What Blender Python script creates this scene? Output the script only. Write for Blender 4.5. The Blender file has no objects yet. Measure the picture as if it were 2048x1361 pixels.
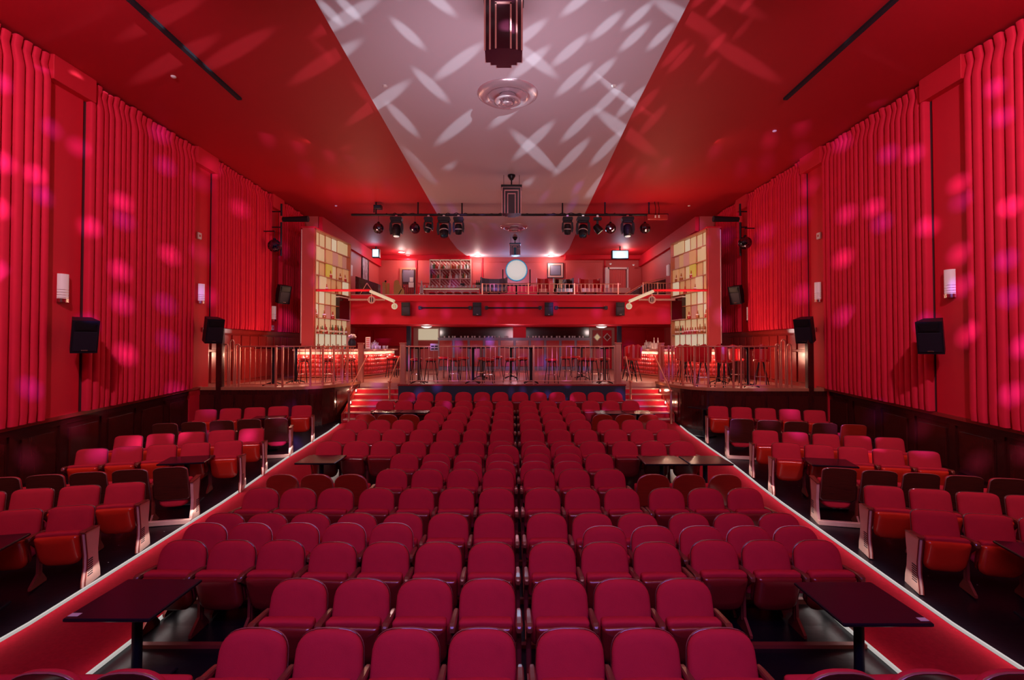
import bpy, math, random
from mathutils import Vector, Matrix
random.seed(7)
S = bpy.context.scene
COL = S.collection
PI = math.pi
CH = 2.9            # eye height above the lowest floor
F = 1040.0          # focal length in pixels of the 2048 px wide photograph
TP = 0.020          # tangent of the upward pitch
YP = 693 - F*TP     # row of the optical axis
TH = math.atan(TP)

# ------------------------------------------------------------------ camera, world, exposure
cam = bpy.data.cameras.new('camera'); co = bpy.data.objects.new('camera', cam); COL.objects.link(co)
co.location = (0, 0, CH); co.rotation_euler = (PI/2 + TH, 0, 0)
cam.sensor_width = 36; cam.lens = 36*F/2048
cam.shift_x = (1024-1025)/2048; cam.shift_y = (YP-680.5)/2048
cam.clip_end = 200; S.camera = co
S.view_settings.view_transform = 'Standard'; S.view_settings.look = 'None'
S.view_settings.exposure = 0.0; S.view_settings.gamma = 1.0; S.view_settings.use_curve_mapping = False
w = bpy.data.worlds.new('world'); S.world = w; w.use_nodes = True
w.node_tree.nodes['Background'].inputs[0].default_value = (0.02, 0.0, 0.004, 1)
w.node_tree.nodes['Background'].inputs[1].default_value = 0.3
S.cycles.max_bounces = 6; S.cycles.diffuse_bounces = 3; S.cycles.glossy_bounces = 3
S.cycles.sample_clamp_indirect = 4.0

def U(px, py, Y):
    """world point at depth Y that the photograph shows at (px, py)"""
    d = (px-1025)/F; u = -(py-YP)/F
    v = Vector((d, math.cos(TH)-u*math.sin(TH), math.sin(TH)+u*math.cos(TH)))
    v *= Y/v.y
    return Vector((v.x, v.y, CH+v.z))

def look(o, tgt):
    o.rotation_euler = (Vector(tgt)-o.location).to_track_quat('-Z', 'Y').to_euler()
LS = .135           # overall lamp level
def light(kind, name, loc, energy, color=(1,1,1), tgt=None, **k):
    l = bpy.data.lights.new(name, kind); l.energy = energy*LS; l.color = color
    for a, b in k.items(): setattr(l, a, b)
    o = bpy.data.objects.new(name, l); COL.objects.link(o); o.location = loc
    if tgt is not None: look(o, tgt)
    return o
def gobo(name, loc, tgt, energy, color, angle, scale, r0, r1, keep, tint=None, up=None, dn=None):
    """a spotlight thrown through a patterned gobo: round dots, like the flecks of a mirror ball"""
    o = light('SPOT', name, loc, energy, color, tgt, spot_size=math.radians(angle), spot_blend=.3, shadow_soft_size=.03)
    l = o.data; l.use_nodes = True; nt = l.node_tree; N = nt.nodes; L = nt.links
    em = N['Emission']
    tc = N.new('ShaderNodeTexCoord'); sep = N.new('ShaderNodeSeparateXYZ'); L.new(tc.outputs['Normal'], sep.inputs[0])
    dx = N.new('ShaderNodeMath'); dx.operation = 'DIVIDE'; L.new(sep.outputs[0], dx.inputs[0]); L.new(sep.outputs[2], dx.inputs[1])
    dy = N.new('ShaderNodeMath'); dy.operation = 'DIVIDE'; L.new(sep.outputs[1], dy.inputs[0]); L.new(sep.outputs[2], dy.inputs[1])
    cb = N.new('ShaderNodeCombineXYZ'); L.new(dx.outputs[0], cb.inputs[0]); L.new(dy.outputs[0], cb.inputs[1])
    vo = N.new('ShaderNodeTexVoronoi'); vo.voronoi_dimensions = '2D'; vo.inputs['Scale'].default_value = scale; vo.inputs['Randomness'].default_value = .75
    L.new(cb.outputs[0], vo.inputs['Vector'])
    mr = N.new('ShaderNodeMapRange'); mr.inputs[1].default_value = r0; mr.inputs[2].default_value = r1; mr.inputs[3].default_value = 1; mr.inputs[4].default_value = 0
    L.new(vo.outputs['Distance'], mr.inputs[0])
    sc = N.new('ShaderNodeSeparateColor'); L.new(vo.outputs['Color'], sc.inputs[0])
    gt = N.new('ShaderNodeMath'); gt.operation = 'LESS_THAN'; gt.inputs[1].default_value = keep; L.new(sc.outputs[0], gt.inputs[0])
    mu = N.new('ShaderNodeMath'); mu.operation = 'MULTIPLY'; L.new(mr.outputs[0], mu.inputs[0]); L.new(gt.outputs[0], mu.inputs[1])
    if dn is not None:
        el = Vector(tgt)-Vector(loc); el = el.z/math.hypot(el.x, el.y)
        sl = N.new('ShaderNodeMath'); sl.operation = 'SUBTRACT'; sl.inputs[0].default_value = el; L.new(dy.outputs[0], sl.inputs[1])
        ad = N.new('ShaderNodeMath'); ad.operation = 'ADD'; ad.inputs[1].default_value = .47-dn; L.new(sl.outputs[0], ad.inputs[0])
        ab = N.new('ShaderNodeMath'); ab.operation = 'ABSOLUTE'; L.new(ad.outputs[0], ab.inputs[0])
        cut = N.new('ShaderNodeMath'); cut.operation = 'LESS_THAN'; cut.inputs[1].default_value = .47; L.new(ab.outputs[0], cut.inputs[0])
        m1 = N.new('ShaderNodeMath'); m1.operation = 'MULTIPLY'; L.new(mu.outputs[0], m1.inputs[0]); L.new(cut.outputs[0], m1.inputs[1]); L.new(m1.outputs[0], em.inputs['Strength'])
    elif up is None: L.new(mu.outputs[0], em.inputs['Strength'])
    else:   # added mask keeps dots off the walls; added grading evens ceiling dot brightness
        el = Vector(tgt)-Vector(loc); el = el.z/math.hypot(el.x, el.y)
        sl = N.new('ShaderNodeMath'); sl.operation = 'SUBTRACT'; sl.inputs[0].default_value = el; L.new(dy.outputs[0], sl.inputs[1])
        cut = N.new('ShaderNodeMath'); cut.operation = 'GREATER_THAN'; cut.inputs[1].default_value = up; L.new(sl.outputs[0], cut.inputs[0])
        dv = N.new('ShaderNodeMath'); dv.operation = 'DIVIDE'; dv.inputs[0].default_value = .17; L.new(sl.outputs[0], dv.inputs[1])
        pw = N.new('ShaderNodeMath'); pw.operation = 'POWER'; pw.inputs[1].default_value = 2.4; L.new(dv.outputs[0], pw.inputs[0])
        mn = N.new('ShaderNodeMath'); mn.operation = 'MINIMUM'; mn.inputs[1].default_value = 5; L.new(pw.outputs[0], mn.inputs[0])
        m1 = N.new('ShaderNodeMath'); m1.operation = 'MULTIPLY'; L.new(mu.outputs[0], m1.inputs[0]); L.new(cut.outputs[0], m1.inputs[1])
        m2 = N.new('ShaderNodeMath'); m2.operation = 'MULTIPLY'; L.new(m1.outputs[0], m2.inputs[0]); L.new(mn.outputs[0], m2.inputs[1]); L.new(m2.outputs[0], em.inputs['Strength'])
    if tint:
        mx = N.new('ShaderNodeMix'); mx.data_type = 'RGBA'; mx.inputs[6].default_value = (*tint[0], 1); mx.inputs[7].default_value = (*tint[1], 1)
        L.new(sc.outputs[1], mx.inputs[0]); L.new(mx.outputs[2], em.inputs['Color'])
    return o

# ---- the hall's lamps (stage side, high up) and added fill for walls and ceiling
light('AREA', 'stage_wash', (0, -1.4, 6.4), 400, (0.85, .55, 2.6), (0, 3.2, 0.3), shape='RECTANGLE', size=5, size_y=1.2, spread=math.radians(96))
light('AREA', 'stage_wash_warm', (0, 0.5, 8.0), 1500, (1.0, .45, .34), (0, 15, 1.5), shape='RECTANGLE', size=8, size_y=1.0)
for s in (-1, 1):
    light('SPOT', 'wall_wash', (s*5.2, 3.9, 7.3), 7200, (1.0, .66, .84), (s*8.5, 11.5, 4.0), spot_size=math.radians(118), spot_blend=.9, shadow_soft_size=.10)
    light('AREA', 'wall_fill', (s*5.2, 13.6, 8.1), 170, (1.0, .50, .50), (s*8.8, 14.5, 4.2), shape='RECTANGLE', size=8.0, size_y=.25).rotation_euler = (0, s*math.radians(-52), 0)  # added fill for the side walls, no cove fitting here
light('AREA', 'ceiling_fill', (0, 6.0, 4.0), 560, (1.0, .74, .86), (0, 11.5, 8.3), shape='RECTANGLE', size=2.4, size_y=1.0, spread=math.radians(100))  # added fill in mid-air, brightens the pale ceiling panel
gobo('mirror_fleck_light', (4.2, 3.2, 6.7), (-0.9, 11.0, 8.3), 52000, (.80, .97, 1.05), 66, 15, .20, .30, .85, up=.115)
gobo('mirror_fleck_light', (-4.2, 3.2, 6.7), (1.2, 11.6, 8.3), 52000, (.80, .97, 1.05), 56, 13, .18, .28, .50, up=.115)
for s in (-1, 1):
    gobo('mirror_fleck_light', (s*2.2, 4.0, 5.4), (s*8.5, 10.5, 4.2), 46000, (1, 1, 1), 115, 12, .02, .36, .50, ((.14, .08, 1.0), (.75, .26, 1.0)), dn=.33)

# ------------------------------------------------------------------ materials
def mat(name, col, rough=.5, metal=0, emit=None, es=1.0, coat=0, spec=.5, noise=0, nscale=8, bump=0, bscale=60, trans=0, alpha=1, stretch=None):
    m = bpy.data.materials.new(name); m.use_nodes = True; nt = m.node_tree; N = nt.nodes; L = nt.links
    b = N['Principled BSDF']
    b.inputs['Base Color'].default_value = (*col, 1); b.inputs['Roughness'].default_value = rough
    b.inputs['Metallic'].default_value = metal; b.inputs['Specular IOR Level'].default_value = spec
    if coat: b.inputs['Coat Weight'].default_value = coat; b.inputs['Coat Roughness'].default_value = .12
    if trans: b.inputs['Transmission Weight'].default_value = trans
    if alpha < 1: b.inputs['Alpha'].default_value = alpha
    if emit: b.inputs['Emission Color'].default_value = (*emit, 1); b.inputs['Emission Strength'].default_value = es
    if noise or bump:
        tc = N.new('ShaderNodeTexCoord'); mp = N.new('ShaderNodeMapping'); L.new(tc.outputs['Object'], mp.inputs[0])
        if stretch: mp.inputs['Scale'].default_value = stretch
        if noise:
            n = N.new('ShaderNodeTexNoise'); n.inputs['Scale'].default_value = nscale; n.inputs['Detail'].default_value = 4; L.new(mp.outputs[0], n.inputs[0])
            mx = N.new('ShaderNodeMix'); mx.data_type = 'RGBA'
            mx.inputs[6].default_value = (*[c*(1-noise) for c in col], 1); mx.inputs[7].default_value = (*[min(1, c*(1+noise)) for c in col], 1)
            L.new(n.outputs[0], mx.inputs[0]); L.new(mx.outputs[2], b.inputs['Base Color'])
        if bump:
            n2 = N.new('ShaderNodeTexNoise'); n2.inputs['Scale'].default_value = bscale; n2.inputs['Detail'].default_value = 3; L.new(mp.outputs[0], n2.inputs[0])
            bp = N.new('ShaderNodeBump'); bp.inputs['Strength'].default_value = bump; bp.inputs['Distance'].default_value = .01
            L.new(n2.outputs[0], bp.inputs['Height']); L.new(bp.outputs[0], b.inputs['Normal'])
    return m
M = {}
M['fabric'] = mat('red_seat_fabric', (.50, .020, .036), .85, noise=.18, nscale=6, bump=.25, bscale=220, spec=.15)
M['lacquer'] = mat('red_lacquered_plywood', (.62, .028, .010), .22, coat=.6, noise=.12, nscale=3)
M['lacquer_shaded'] = mat('shaded_red_lacquered_plywood', (.20, .012, .010), .28, coat=.4, noise=.2, nscale=3)  # lacquer darkened under the centre seats, shade put into the colour
M['plywood'] = mat('brown_lacquered_plywood', (.075, .014, .008), .16, coat=.9, noise=.35, nscale=5, stretch=(1, 1, 12))
M['plywood_lit'] = mat('lit_lacquered_plywood', (.30, .020, .008), .18, coat=.9, noise=.25, nscale=5, stretch=(1, 1, 12))  # same plywood, tinted redder to paint in the light on turned seats
M['rimdark'] = mat('plywood_edge', (.28, .10, .09), .35, coat=.3)
M['rim'] = mat('lit_plywood_edge', (.80, .60, .58), .25, coat=.5)  # edge lightened to paint in the light caught on some seat rims
M['arm'] = mat('dark_walnut_arm', (.16, .035, .018), .3, coat=.5, noise=.3, nscale=10)
M['iron'] = mat('red_brown_cast_iron', (.20, .025, .018), .38, metal=.2)
M['endpanel'] = mat('pink_beige_painted_iron', (.62, .34, .28), .38, noise=.1, nscale=14)
M['black'] = mat('black_metal', (.008, .007, .010), .4, spec=.3)
M['blackgloss'] = mat('black_laminate', (.012, .008, .012), .20, spec=.22)
M['darkbox'] = mat('black_speaker_plastic', (.008, .006, .012), .5, spec=.3, bump=.2, bscale=120)
M['grille'] = mat('speaker_grille', (.02, .016, .03), .45, metal=.4)
M['chrome'] = mat('chrome', (.8, .75, .75), .15, metal=1)
M['brass'] = mat('warm_brass_tube', (.80, .36, .24), .30, metal=.75)
M['curtain'] = mat('red_velvet_curtain', (.74, .016, .052), .8, noise=.12, nscale=3, spec=.2)
M['groove_shade'] = mat('painted_pleat_shade', (.05, .002, .004), .9)  # near-black for the pleat grooves, shade painted into the cloth
M['redwall'] = mat('red_wall_paint', (.66, .014, .034), .6, spec=.2, noise=.05, nscale=1.2)
M['redceil'] = mat('red_ceiling_paint', (.50, .011, .022), .60, spec=.3, noise=.06, nscale=.7)
M['band'] = mat('pale_ceiling_paint', (.62, .52, .58), .6)
M['pinkwall'] = mat('warm_red_wall_paint', (.60, .085, .08), .6, noise=.06, nscale=1.5)
M['wood'] = mat('dark_mahogany', (.050, .006, .005), .24, coat=.4, noise=.35, nscale=4, stretch=(6, 6, 1))
M['woodpanel'] = mat('dark_mahogany_panel', (.065, .008, .006), .20, coat=.5, noise=.35, nscale=4, stretch=(6, 6, 1))
M['stagewood'] = mat('red_mahogany', (.30, .022, .020), .25, coat=.4, noise=.2, nscale=4, stretch=(6, 6, 1))
M['navy'] = mat('dark_navy_paint', (.010, .012, .030), .5)
M['floor'] = mat('black_painted_floor', (.006, .004, .007), .30, spec=.25, noise=.4, nscale=2, bump=.15, bscale=12)
M['carpet'] = mat('red_carpet', (.32, .007, .018), .95, noise=.25, nscale=30, bump=.5, bscale=300, spec=.05)
M['woodfloor'] = mat('pale_wood_floor', (.50, .22, .17), .35, noise=.2, nscale=3, stretch=(1, 8, 1))
M['led'] = mat('white_led_strip', (.10, .10, .10), .5, emit=(1, .92, .87), es=.42, spec=.1)
M['glow'] = mat('warm_backlit_panel', (.22, .12, .07), .5, emit=(1, .68, .36), es=.40)
M['glow2'] = mat('pale_backlit_panel', (.20, .15, .10), .5, emit=(1, .82, .56), es=.46)
M['glow3'] = mat('amber_backlit_panel', (.30, .15, .08), .5, emit=(1, .48, .20), es=.30)
M['glow4'] = mat('yellow_backlit_panel', (.30, .22, .03), .5, emit=(1, .72, .10), es=.26)
M['glow5'] = mat('rosy_backlit_panel', (.3, .12, .10), .5, emit=(1, .42, .32), es=.24)
M['frame'] = mat('amber_shelf_frame', (.45, .16, .08), .35)
M['white'] = mat('white_paint', (.70, .64, .62), .45)
M['frosted'] = mat('frosted_glass_shade', (.75, .60, .60), .5, emit=(1, .66, .66), es=.16)
M['whitelamp'] = mat('white_lamp_lens', (.6, .6, .6), .4, emit=(.97, 1, .96), es=.46)
M['bluelamp'] = mat('blue_white_lamp_lens', (.5, .6, .7), .4, emit=(.62, .92, 1), es=.50)
M['bluering'] = mat('blue_halo_glow', (.1, .2, .3), .4, emit=(.05, .55, 1), es=.30)  # glowing ring stands in for the blue halo round the lamp
M['blueglass'] = mat('blue_reflecting_lens', (.02, .09, .16), .1, metal=.6)
M['pad'] = mat('red_tufted_leather', (.55, .030, .030), .28, coat=.3)
M['redseat'] = mat('red_vinyl', (.60, .012, .020), .3, coat=.3)
M['stone'] = mat('pale_bar_counter', (.55, .30, .26), .3)
M['bluetone'] = mat('grey_blue_paint_and_light', (.15, .13, .19), .4)  # on the half wall and one chair, blue light put into the colour
M['mirror'] = mat('mirror_tiles', (.16, .16, .22), .05, metal=1)
M['screen'] = mat('dark_screen', (.030, .003, .005), .15)
M['gold'] = mat('gold_paint', (.65, .45, .12), .35, metal=.3)
M['crystal'] = mat('smoked_lamp_glass', (.030, .004, .010), .15, coat=.3)
M['crystalblue'] = mat('blue_lit_lamp_glass', (.02, .16, .30), .12, coat=.6)  # blue light put into the glass colour of the rear pendant
M['lampedge'] = mat('pink_lamp_edge', (.62, .28, .28), .3, metal=.5)
M['diffuser'] = mat('pink_white_metal', (.66, .52, .58), .22, metal=.5)
M['dark'] = mat('dark_hollow', (.006, .006, .016), .8)
M['glassw'] = mat('pale_glass', (.75, .72, .74), .12, alpha=.75)
M['glassg'] = mat('green_bottle_glass', (.05, .10, .04), .12)
M['glassa'] = mat('amber_bottle_glass', (.30, .09, .02), .12)
M['glassr'] = mat('red_bottle_glass', (.35, .02, .02), .12)
M['label'] = mat('bottle_label_paper', (.7, .62, .55), .6)
M['paper'] = mat('white_paper', (.6, .58, .56), .6)

# ------------------------------------------------------------------ mesh helpers
class MB:
    def __init__(s): s.v = []; s.f = []; s.sm = []
    def add(s, vs, fs, smooth=False, mtx=None):
        o = len(s.v)
        s.v += [tuple(mtx @ Vector(v)) for v in vs] if mtx is not None else [tuple(v) for v in vs]
        s.f += [tuple(i+o for i in f) for f in fs]; s.sm += [smooth]*len(fs); return s
    def box(s, a, b, mtx=None):
        (x0, y0, z0), (x1, y1, z1) = a, b
        vs = [(x0,y0,z0),(x1,y0,z0),(x1,y1,z0),(x0,y1,z0),(x0,y0,z1),(x1,y0,z1),(x1,y1,z1),(x0,y1,z1)]
        return s.add(vs, [(0,3,2,1),(4,5,6,7),(0,1,5,4),(1,2,6,5),(2,3,7,6),(3,0,4,7)], False, mtx)
    def bbox(s, a, b, r=.006, mtx=None):
        """box with chamfered vertical and top/bottom edges"""
        (x0, y0, z0), (x1, y1, z1) = a, b
        def ring(z, i):
            return [(x0+i+r, y0+i, z), (x1-i-r, y0+i, z), (x1-i, y0+i+r, z), (x1-i, y1-i-r, z), (x1-i-r, y1-i, z), (x0+i+r, y1-i, z), (x0+i, y1-i-r, z), (x0+i, y0+i+r, z)]
        vs = ring(z0, r)+ring(z0+r, 0)+ring(z1-r, 0)+ring(z1, r); fs = [tuple(range(7, -1, -1)), tuple(range(24, 32))]
        for k in range(3):
            for i in range(8): j = (i+1) % 8; fs.append((k*8+i, k*8+j, k*8+8+j, k*8+8+i))
        return s.add(vs, fs, False, mtx)
    def cyl(s, p, q, r, r2=None, n=10, caps=True, smooth=True):
        p, q = Vector(p), Vector(q); r2 = r if r2 is None else r2
        d = (q-p).normalized(); a = Vector((0,0,1)) if abs(d.z) < .9 else Vector((1,0,0))
        u = d.cross(a).normalized(); w_ = d.cross(u)
        vs = []
        for c, rr in ((p, r), (q, r2)):
            for i in range(n):
                t = 2*PI*i/n; vs.append(c+u*math.cos(t)*rr+w_*math.sin(t)*rr)
        s.add(vs, [(i, (i+1) % n, n+(i+1) % n, n+i) for i in range(n)], smooth)
        if caps: s.add(vs, [tuple(range(n-1, -1, -1)), tuple(range(n, 2*n))])
        return s
    def tube(s, pts, r, n=8):
        for a, b in zip(pts, pts[1:]): s.cyl(a, b, r, n=n)
        return s
    def lathe(s, prof, n=16, c=(0,0,0), smooth=True, mtx=None):
        vs = []
        for r, z in prof:
            for i in range(n):
                t = 2*PI*i/n; vs.append((c[0]+r*math.cos(t), c[1]+r*math.sin(t), c[2]+z))
        fs = []
        for k in range(len(prof)-1):
            for i in range(n): j = (i+1) % n; fs.append((k*n+i, k*n+j, (k+1)*n+j, (k+1)*n+i))
        s.add(vs, fs, smooth, mtx)
        if prof[0][0] > .0005: s.add(vs[:n], [tuple(range(n-1, -1, -1))], False, mtx)
        if prof[-1][0] > .0005: s.add(vs[-n:], [tuple(range(n))], False, mtx)
        return s
    def prism(s, poly, h0, h1, axis='z', mtx=None, smooth=False):
        n = len(poly)
        def P(a, b, h): return {'z': (a, b, h), 'x': (h, a, b), 'y': (a, h, b)}[axis]
        vs = [P(a, b, h0) for a, b in poly]+[P(a, b, h1) for a, b in poly]
        s.add(vs, [tuple(range(n-1, -1, -1)), tuple(range(n, 2*n))], False, mtx)
        return s.add(vs, [(i, (i+1) % n, n+(i+1) % n, n+i) for i in range(n)], smooth, mtx)
    def loft(s, rings, cap0=True, cap1=True, smooth=True):
        n = len(rings[0]); vs = [p for r in rings for p in r]; fs = []
        for k in range(len(rings)-1):
            for i in range(n): j = (i+1) % n; fs.append((k*n+i, k*n+j, (k+1)*n+j, (k+1)*n+i))
        if cap0: fs.append(tuple(range(n-1, -1, -1)))
        if cap1: fs.append(tuple(range((len(rings)-1)*n, len(rings)*n)))
        return s.add(vs, fs, smooth)
    def mesh(s, name):
        me = bpy.data.meshes.new(name); me.from_pydata(s.v, [], s.f)
        me.polygons.foreach_set('use_smooth', s.sm); me.update(); return me
def fixn(me):
    import bmesh
    bm = bmesh.new(); bm.from_mesh(me); bmesh.ops.remove_doubles(bm, verts=bm.verts, dist=1e-5)
    bmesh.ops.recalc_face_normals(bm, faces=bm.faces); bm.to_mesh(me); bm.free(); return me
def obj(name, mb, m, parent=None, loc=None, label=None, fix=False, stuff=False):
    me = mb if isinstance(mb, bpy.types.Mesh) else mb.mesh(name)
    if fix: fixn(me)
    if m is not None and not me.materials: me.materials.append(M[m] if isinstance(m, str) else m)
    o = bpy.data.objects.new(name, me); COL.objects.link(o)
    if parent: o.parent = parent
    if loc is not None: o.location = loc
    if label: o['label'] = label
    if stuff: o['kind'] = 'stuff'
    return o
def thing(name, label, cat, loc=(0,0,0), rz=0, group=None):
    o = bpy.data.objects.new(name, None); COL.objects.link(o); o.location = loc; o.rotation_euler = (0,0,rz); o.empty_display_size = .1
    o['label'] = label; o['category'] = cat
    if group: o['group'] = group
    return o
def tag(o, label, cat, group=None, kind=None):
    o['label'] = label; o['category'] = cat
    if group: o['group'] = group
    if kind: o['kind'] = kind
    return o
def struct(name, mb, m, label=None, parent=None, fix=False):
    o = obj(name, mb, m, parent, fix=fix)
    if not parent: o['kind'] = 'structure'
    if label: o['label'] = label
    return o
def dup(root, loc, rz, label=None, group=None, skip=(), scale=None):
    r = root.copy(); COL.objects.link(r); r.location = loc; r.rotation_euler = (0,0,rz)
    if scale: r.scale = scale
    if label: r['label'] = label
    if group: r['group'] = group
    for ch in list(root.children):
        if ch.name.split('.')[0] in skip: continue
        c = ch.copy(); COL.objects.link(c); c.parent = r
        for g in ch.children:
            d = g.copy(); COL.objects.link(d); d.parent = c
    return r
ORD = ['first','second','third','fourth','fifth','sixth','seventh','eighth','ninth','tenth','eleventh','twelfth','thirteenth','fourteenth','fifteenth','sixteenth','seventeenth','eighteenth','nineteenth','twentieth']
ORD += ['twenty-'+q for q in ORD[:9]]+['thirtieth']+['thirty-'+q for q in ORD[:9]]+['fortieth']
def lerp(pts, x):
    if x <= pts[0][0]: return pts[0][1]
    for (a, b), (c, d) in zip(pts, pts[1:]):
        if x <= c: return b+(d-b)*(x-a)/(c-a)
    return pts[-1][1]
FL = [(0,0),(5.45,0),(6.24,.04),(7.15,.09),(8.06,.14),(9.0,.19),(9.8,.255),(10.65,.34),(11.5,.415),(12.35,.46),(13.2,.52),(14.05,.57),(15.5,.72),(17,.74)]
def fz(y): return lerp(FL, y)
XL, XR, ZC, PZ = -8.72, 8.53, CH+5.4, CH-1.177     # walls, ceiling, platform level
BY = 21.3                                        # balcony front
def wz(y): return 1.48+(y-8.6)*.05               # top of the dark wainscot

# ------------------------------------------------------------------ floor
ys = [-4]+[p[0] for p in FL]
def strip_mesh(x0, x1, y0, y1, dz, thick=.0, xf=None):
    m = MB(); yy = sorted(set([y0, y1]+[p[0] for p in FL if y0 < p[0] < y1]))
    vs = []
    for y in yy:
        a, b = (x0, x1) if xf is None else xf(y)
        vs += [(a, y, fz(y)+dz), (b, y, fz(y)+dz)]
    fs = [(2*i, 2*i+1, 2*i+3, 2*i+2) for i in range(len(yy)-1)]
    m.add(vs, fs)
    if thick:
        n = len(vs); m.add([(x, y, z-thick) for x, y, z in vs], [tuple(reversed(f)) for f in fs])
        for side in (0, 1):
            for i in range(len(yy)-1):
                a, b = 2*i+side, 2*i+2+side
                m.add([vs[a], vs[b], (vs[b][0], vs[b][1], vs[b][2]-thick), (vs[a][0], vs[a][1], vs[a][2]-thick)], [(0,1,2,3)])
    return m
floor = struct('floor', strip_mesh(XL-.1, XR+.1, -4, 17, 0), 'floor')
lx = lambda y: -5.02+(y-5)*.006          # outer LED line, left aisle
rx = lambda y: 4.55+(y-4.7)*.018         # outer LED line, right aisle
LI, RI = -3.72, 3.42
cp = strip_mesh(0, 0, -2, 15.3, .014, .012, lambda y: (lx(y)+.03, LI-.02)); o = obj('aisle_carpet', cp, 'carpet'); tag(o, 'red carpet runner of the left aisle between lit floor strips', 'carpet')
cp = strip_mesh(0, 0, -2, 15.3, .014, .012, lambda y: (RI+.02, rx(y)-.03)); o = obj('aisle_carpet', cp, 'carpet'); tag(o, 'red carpet runner of the right aisle between lit floor strips', 'carpet')
for nm, f0, y0, y1, lab in (('o', lx, 1.5, 14.9, 'long white light strip along the outer edge of the left aisle'), ('o', rx, 1.5, 14.7, 'long white light strip along the outer edge of the right aisle'),
                            ('i', lambda y: LI, 1.5, 15.0, 'white light strip on the inner edge of the left aisle beside the tables'), ('i', lambda y: RI, 1.5, 15.0, 'white light strip on the inner edge of the right aisle beside the tables')):
    m = strip_mesh(0, 0, y0, y1, .035, .03, lambda y, f0=f0: (f0(y)-.012, f0(y)+.012)); o = obj('floor_light_strip', m, 'led'); tag(o, lab, 'strip light')
    n = 6
    for k in range(n):
        ya, yb = y0+(y1-y0)*k/n, y0+(y1-y0)*(k+1)/n; ym = (ya+yb)/2
        a = light('AREA', 'strip_glow', (f0(ym), ym, fz(ym)+.19), 13*(yb-ya), (1, .93, .90), shape='RECTANGLE', size=.04, size_y=yb-ya)
        a.rotation_euler = (math.atan2(fz(yb)-fz(ya), yb-ya), 0, 0)
        if nm == 'i': a.data.energy *= .4
# scattered confetti specks
m = MB()
for _ in range(60):
    s = random.choice((-1, 1)); y = random.uniform(4, 12); x = s*random.uniform(4.9, 6.6); r = .008; z = fz(y)+.004; a = random.random()*PI
    m.add([(x-r, y, z), (x, y-r, z), (x+r*1.6, y, z), (x, y+r, z)], [(0,1,2,3)])
o = obj('confetti', m, 'paper'); tag(o, 'tiny white paper specks scattered over the black side floors', 'confetti', kind='stuff')

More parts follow.
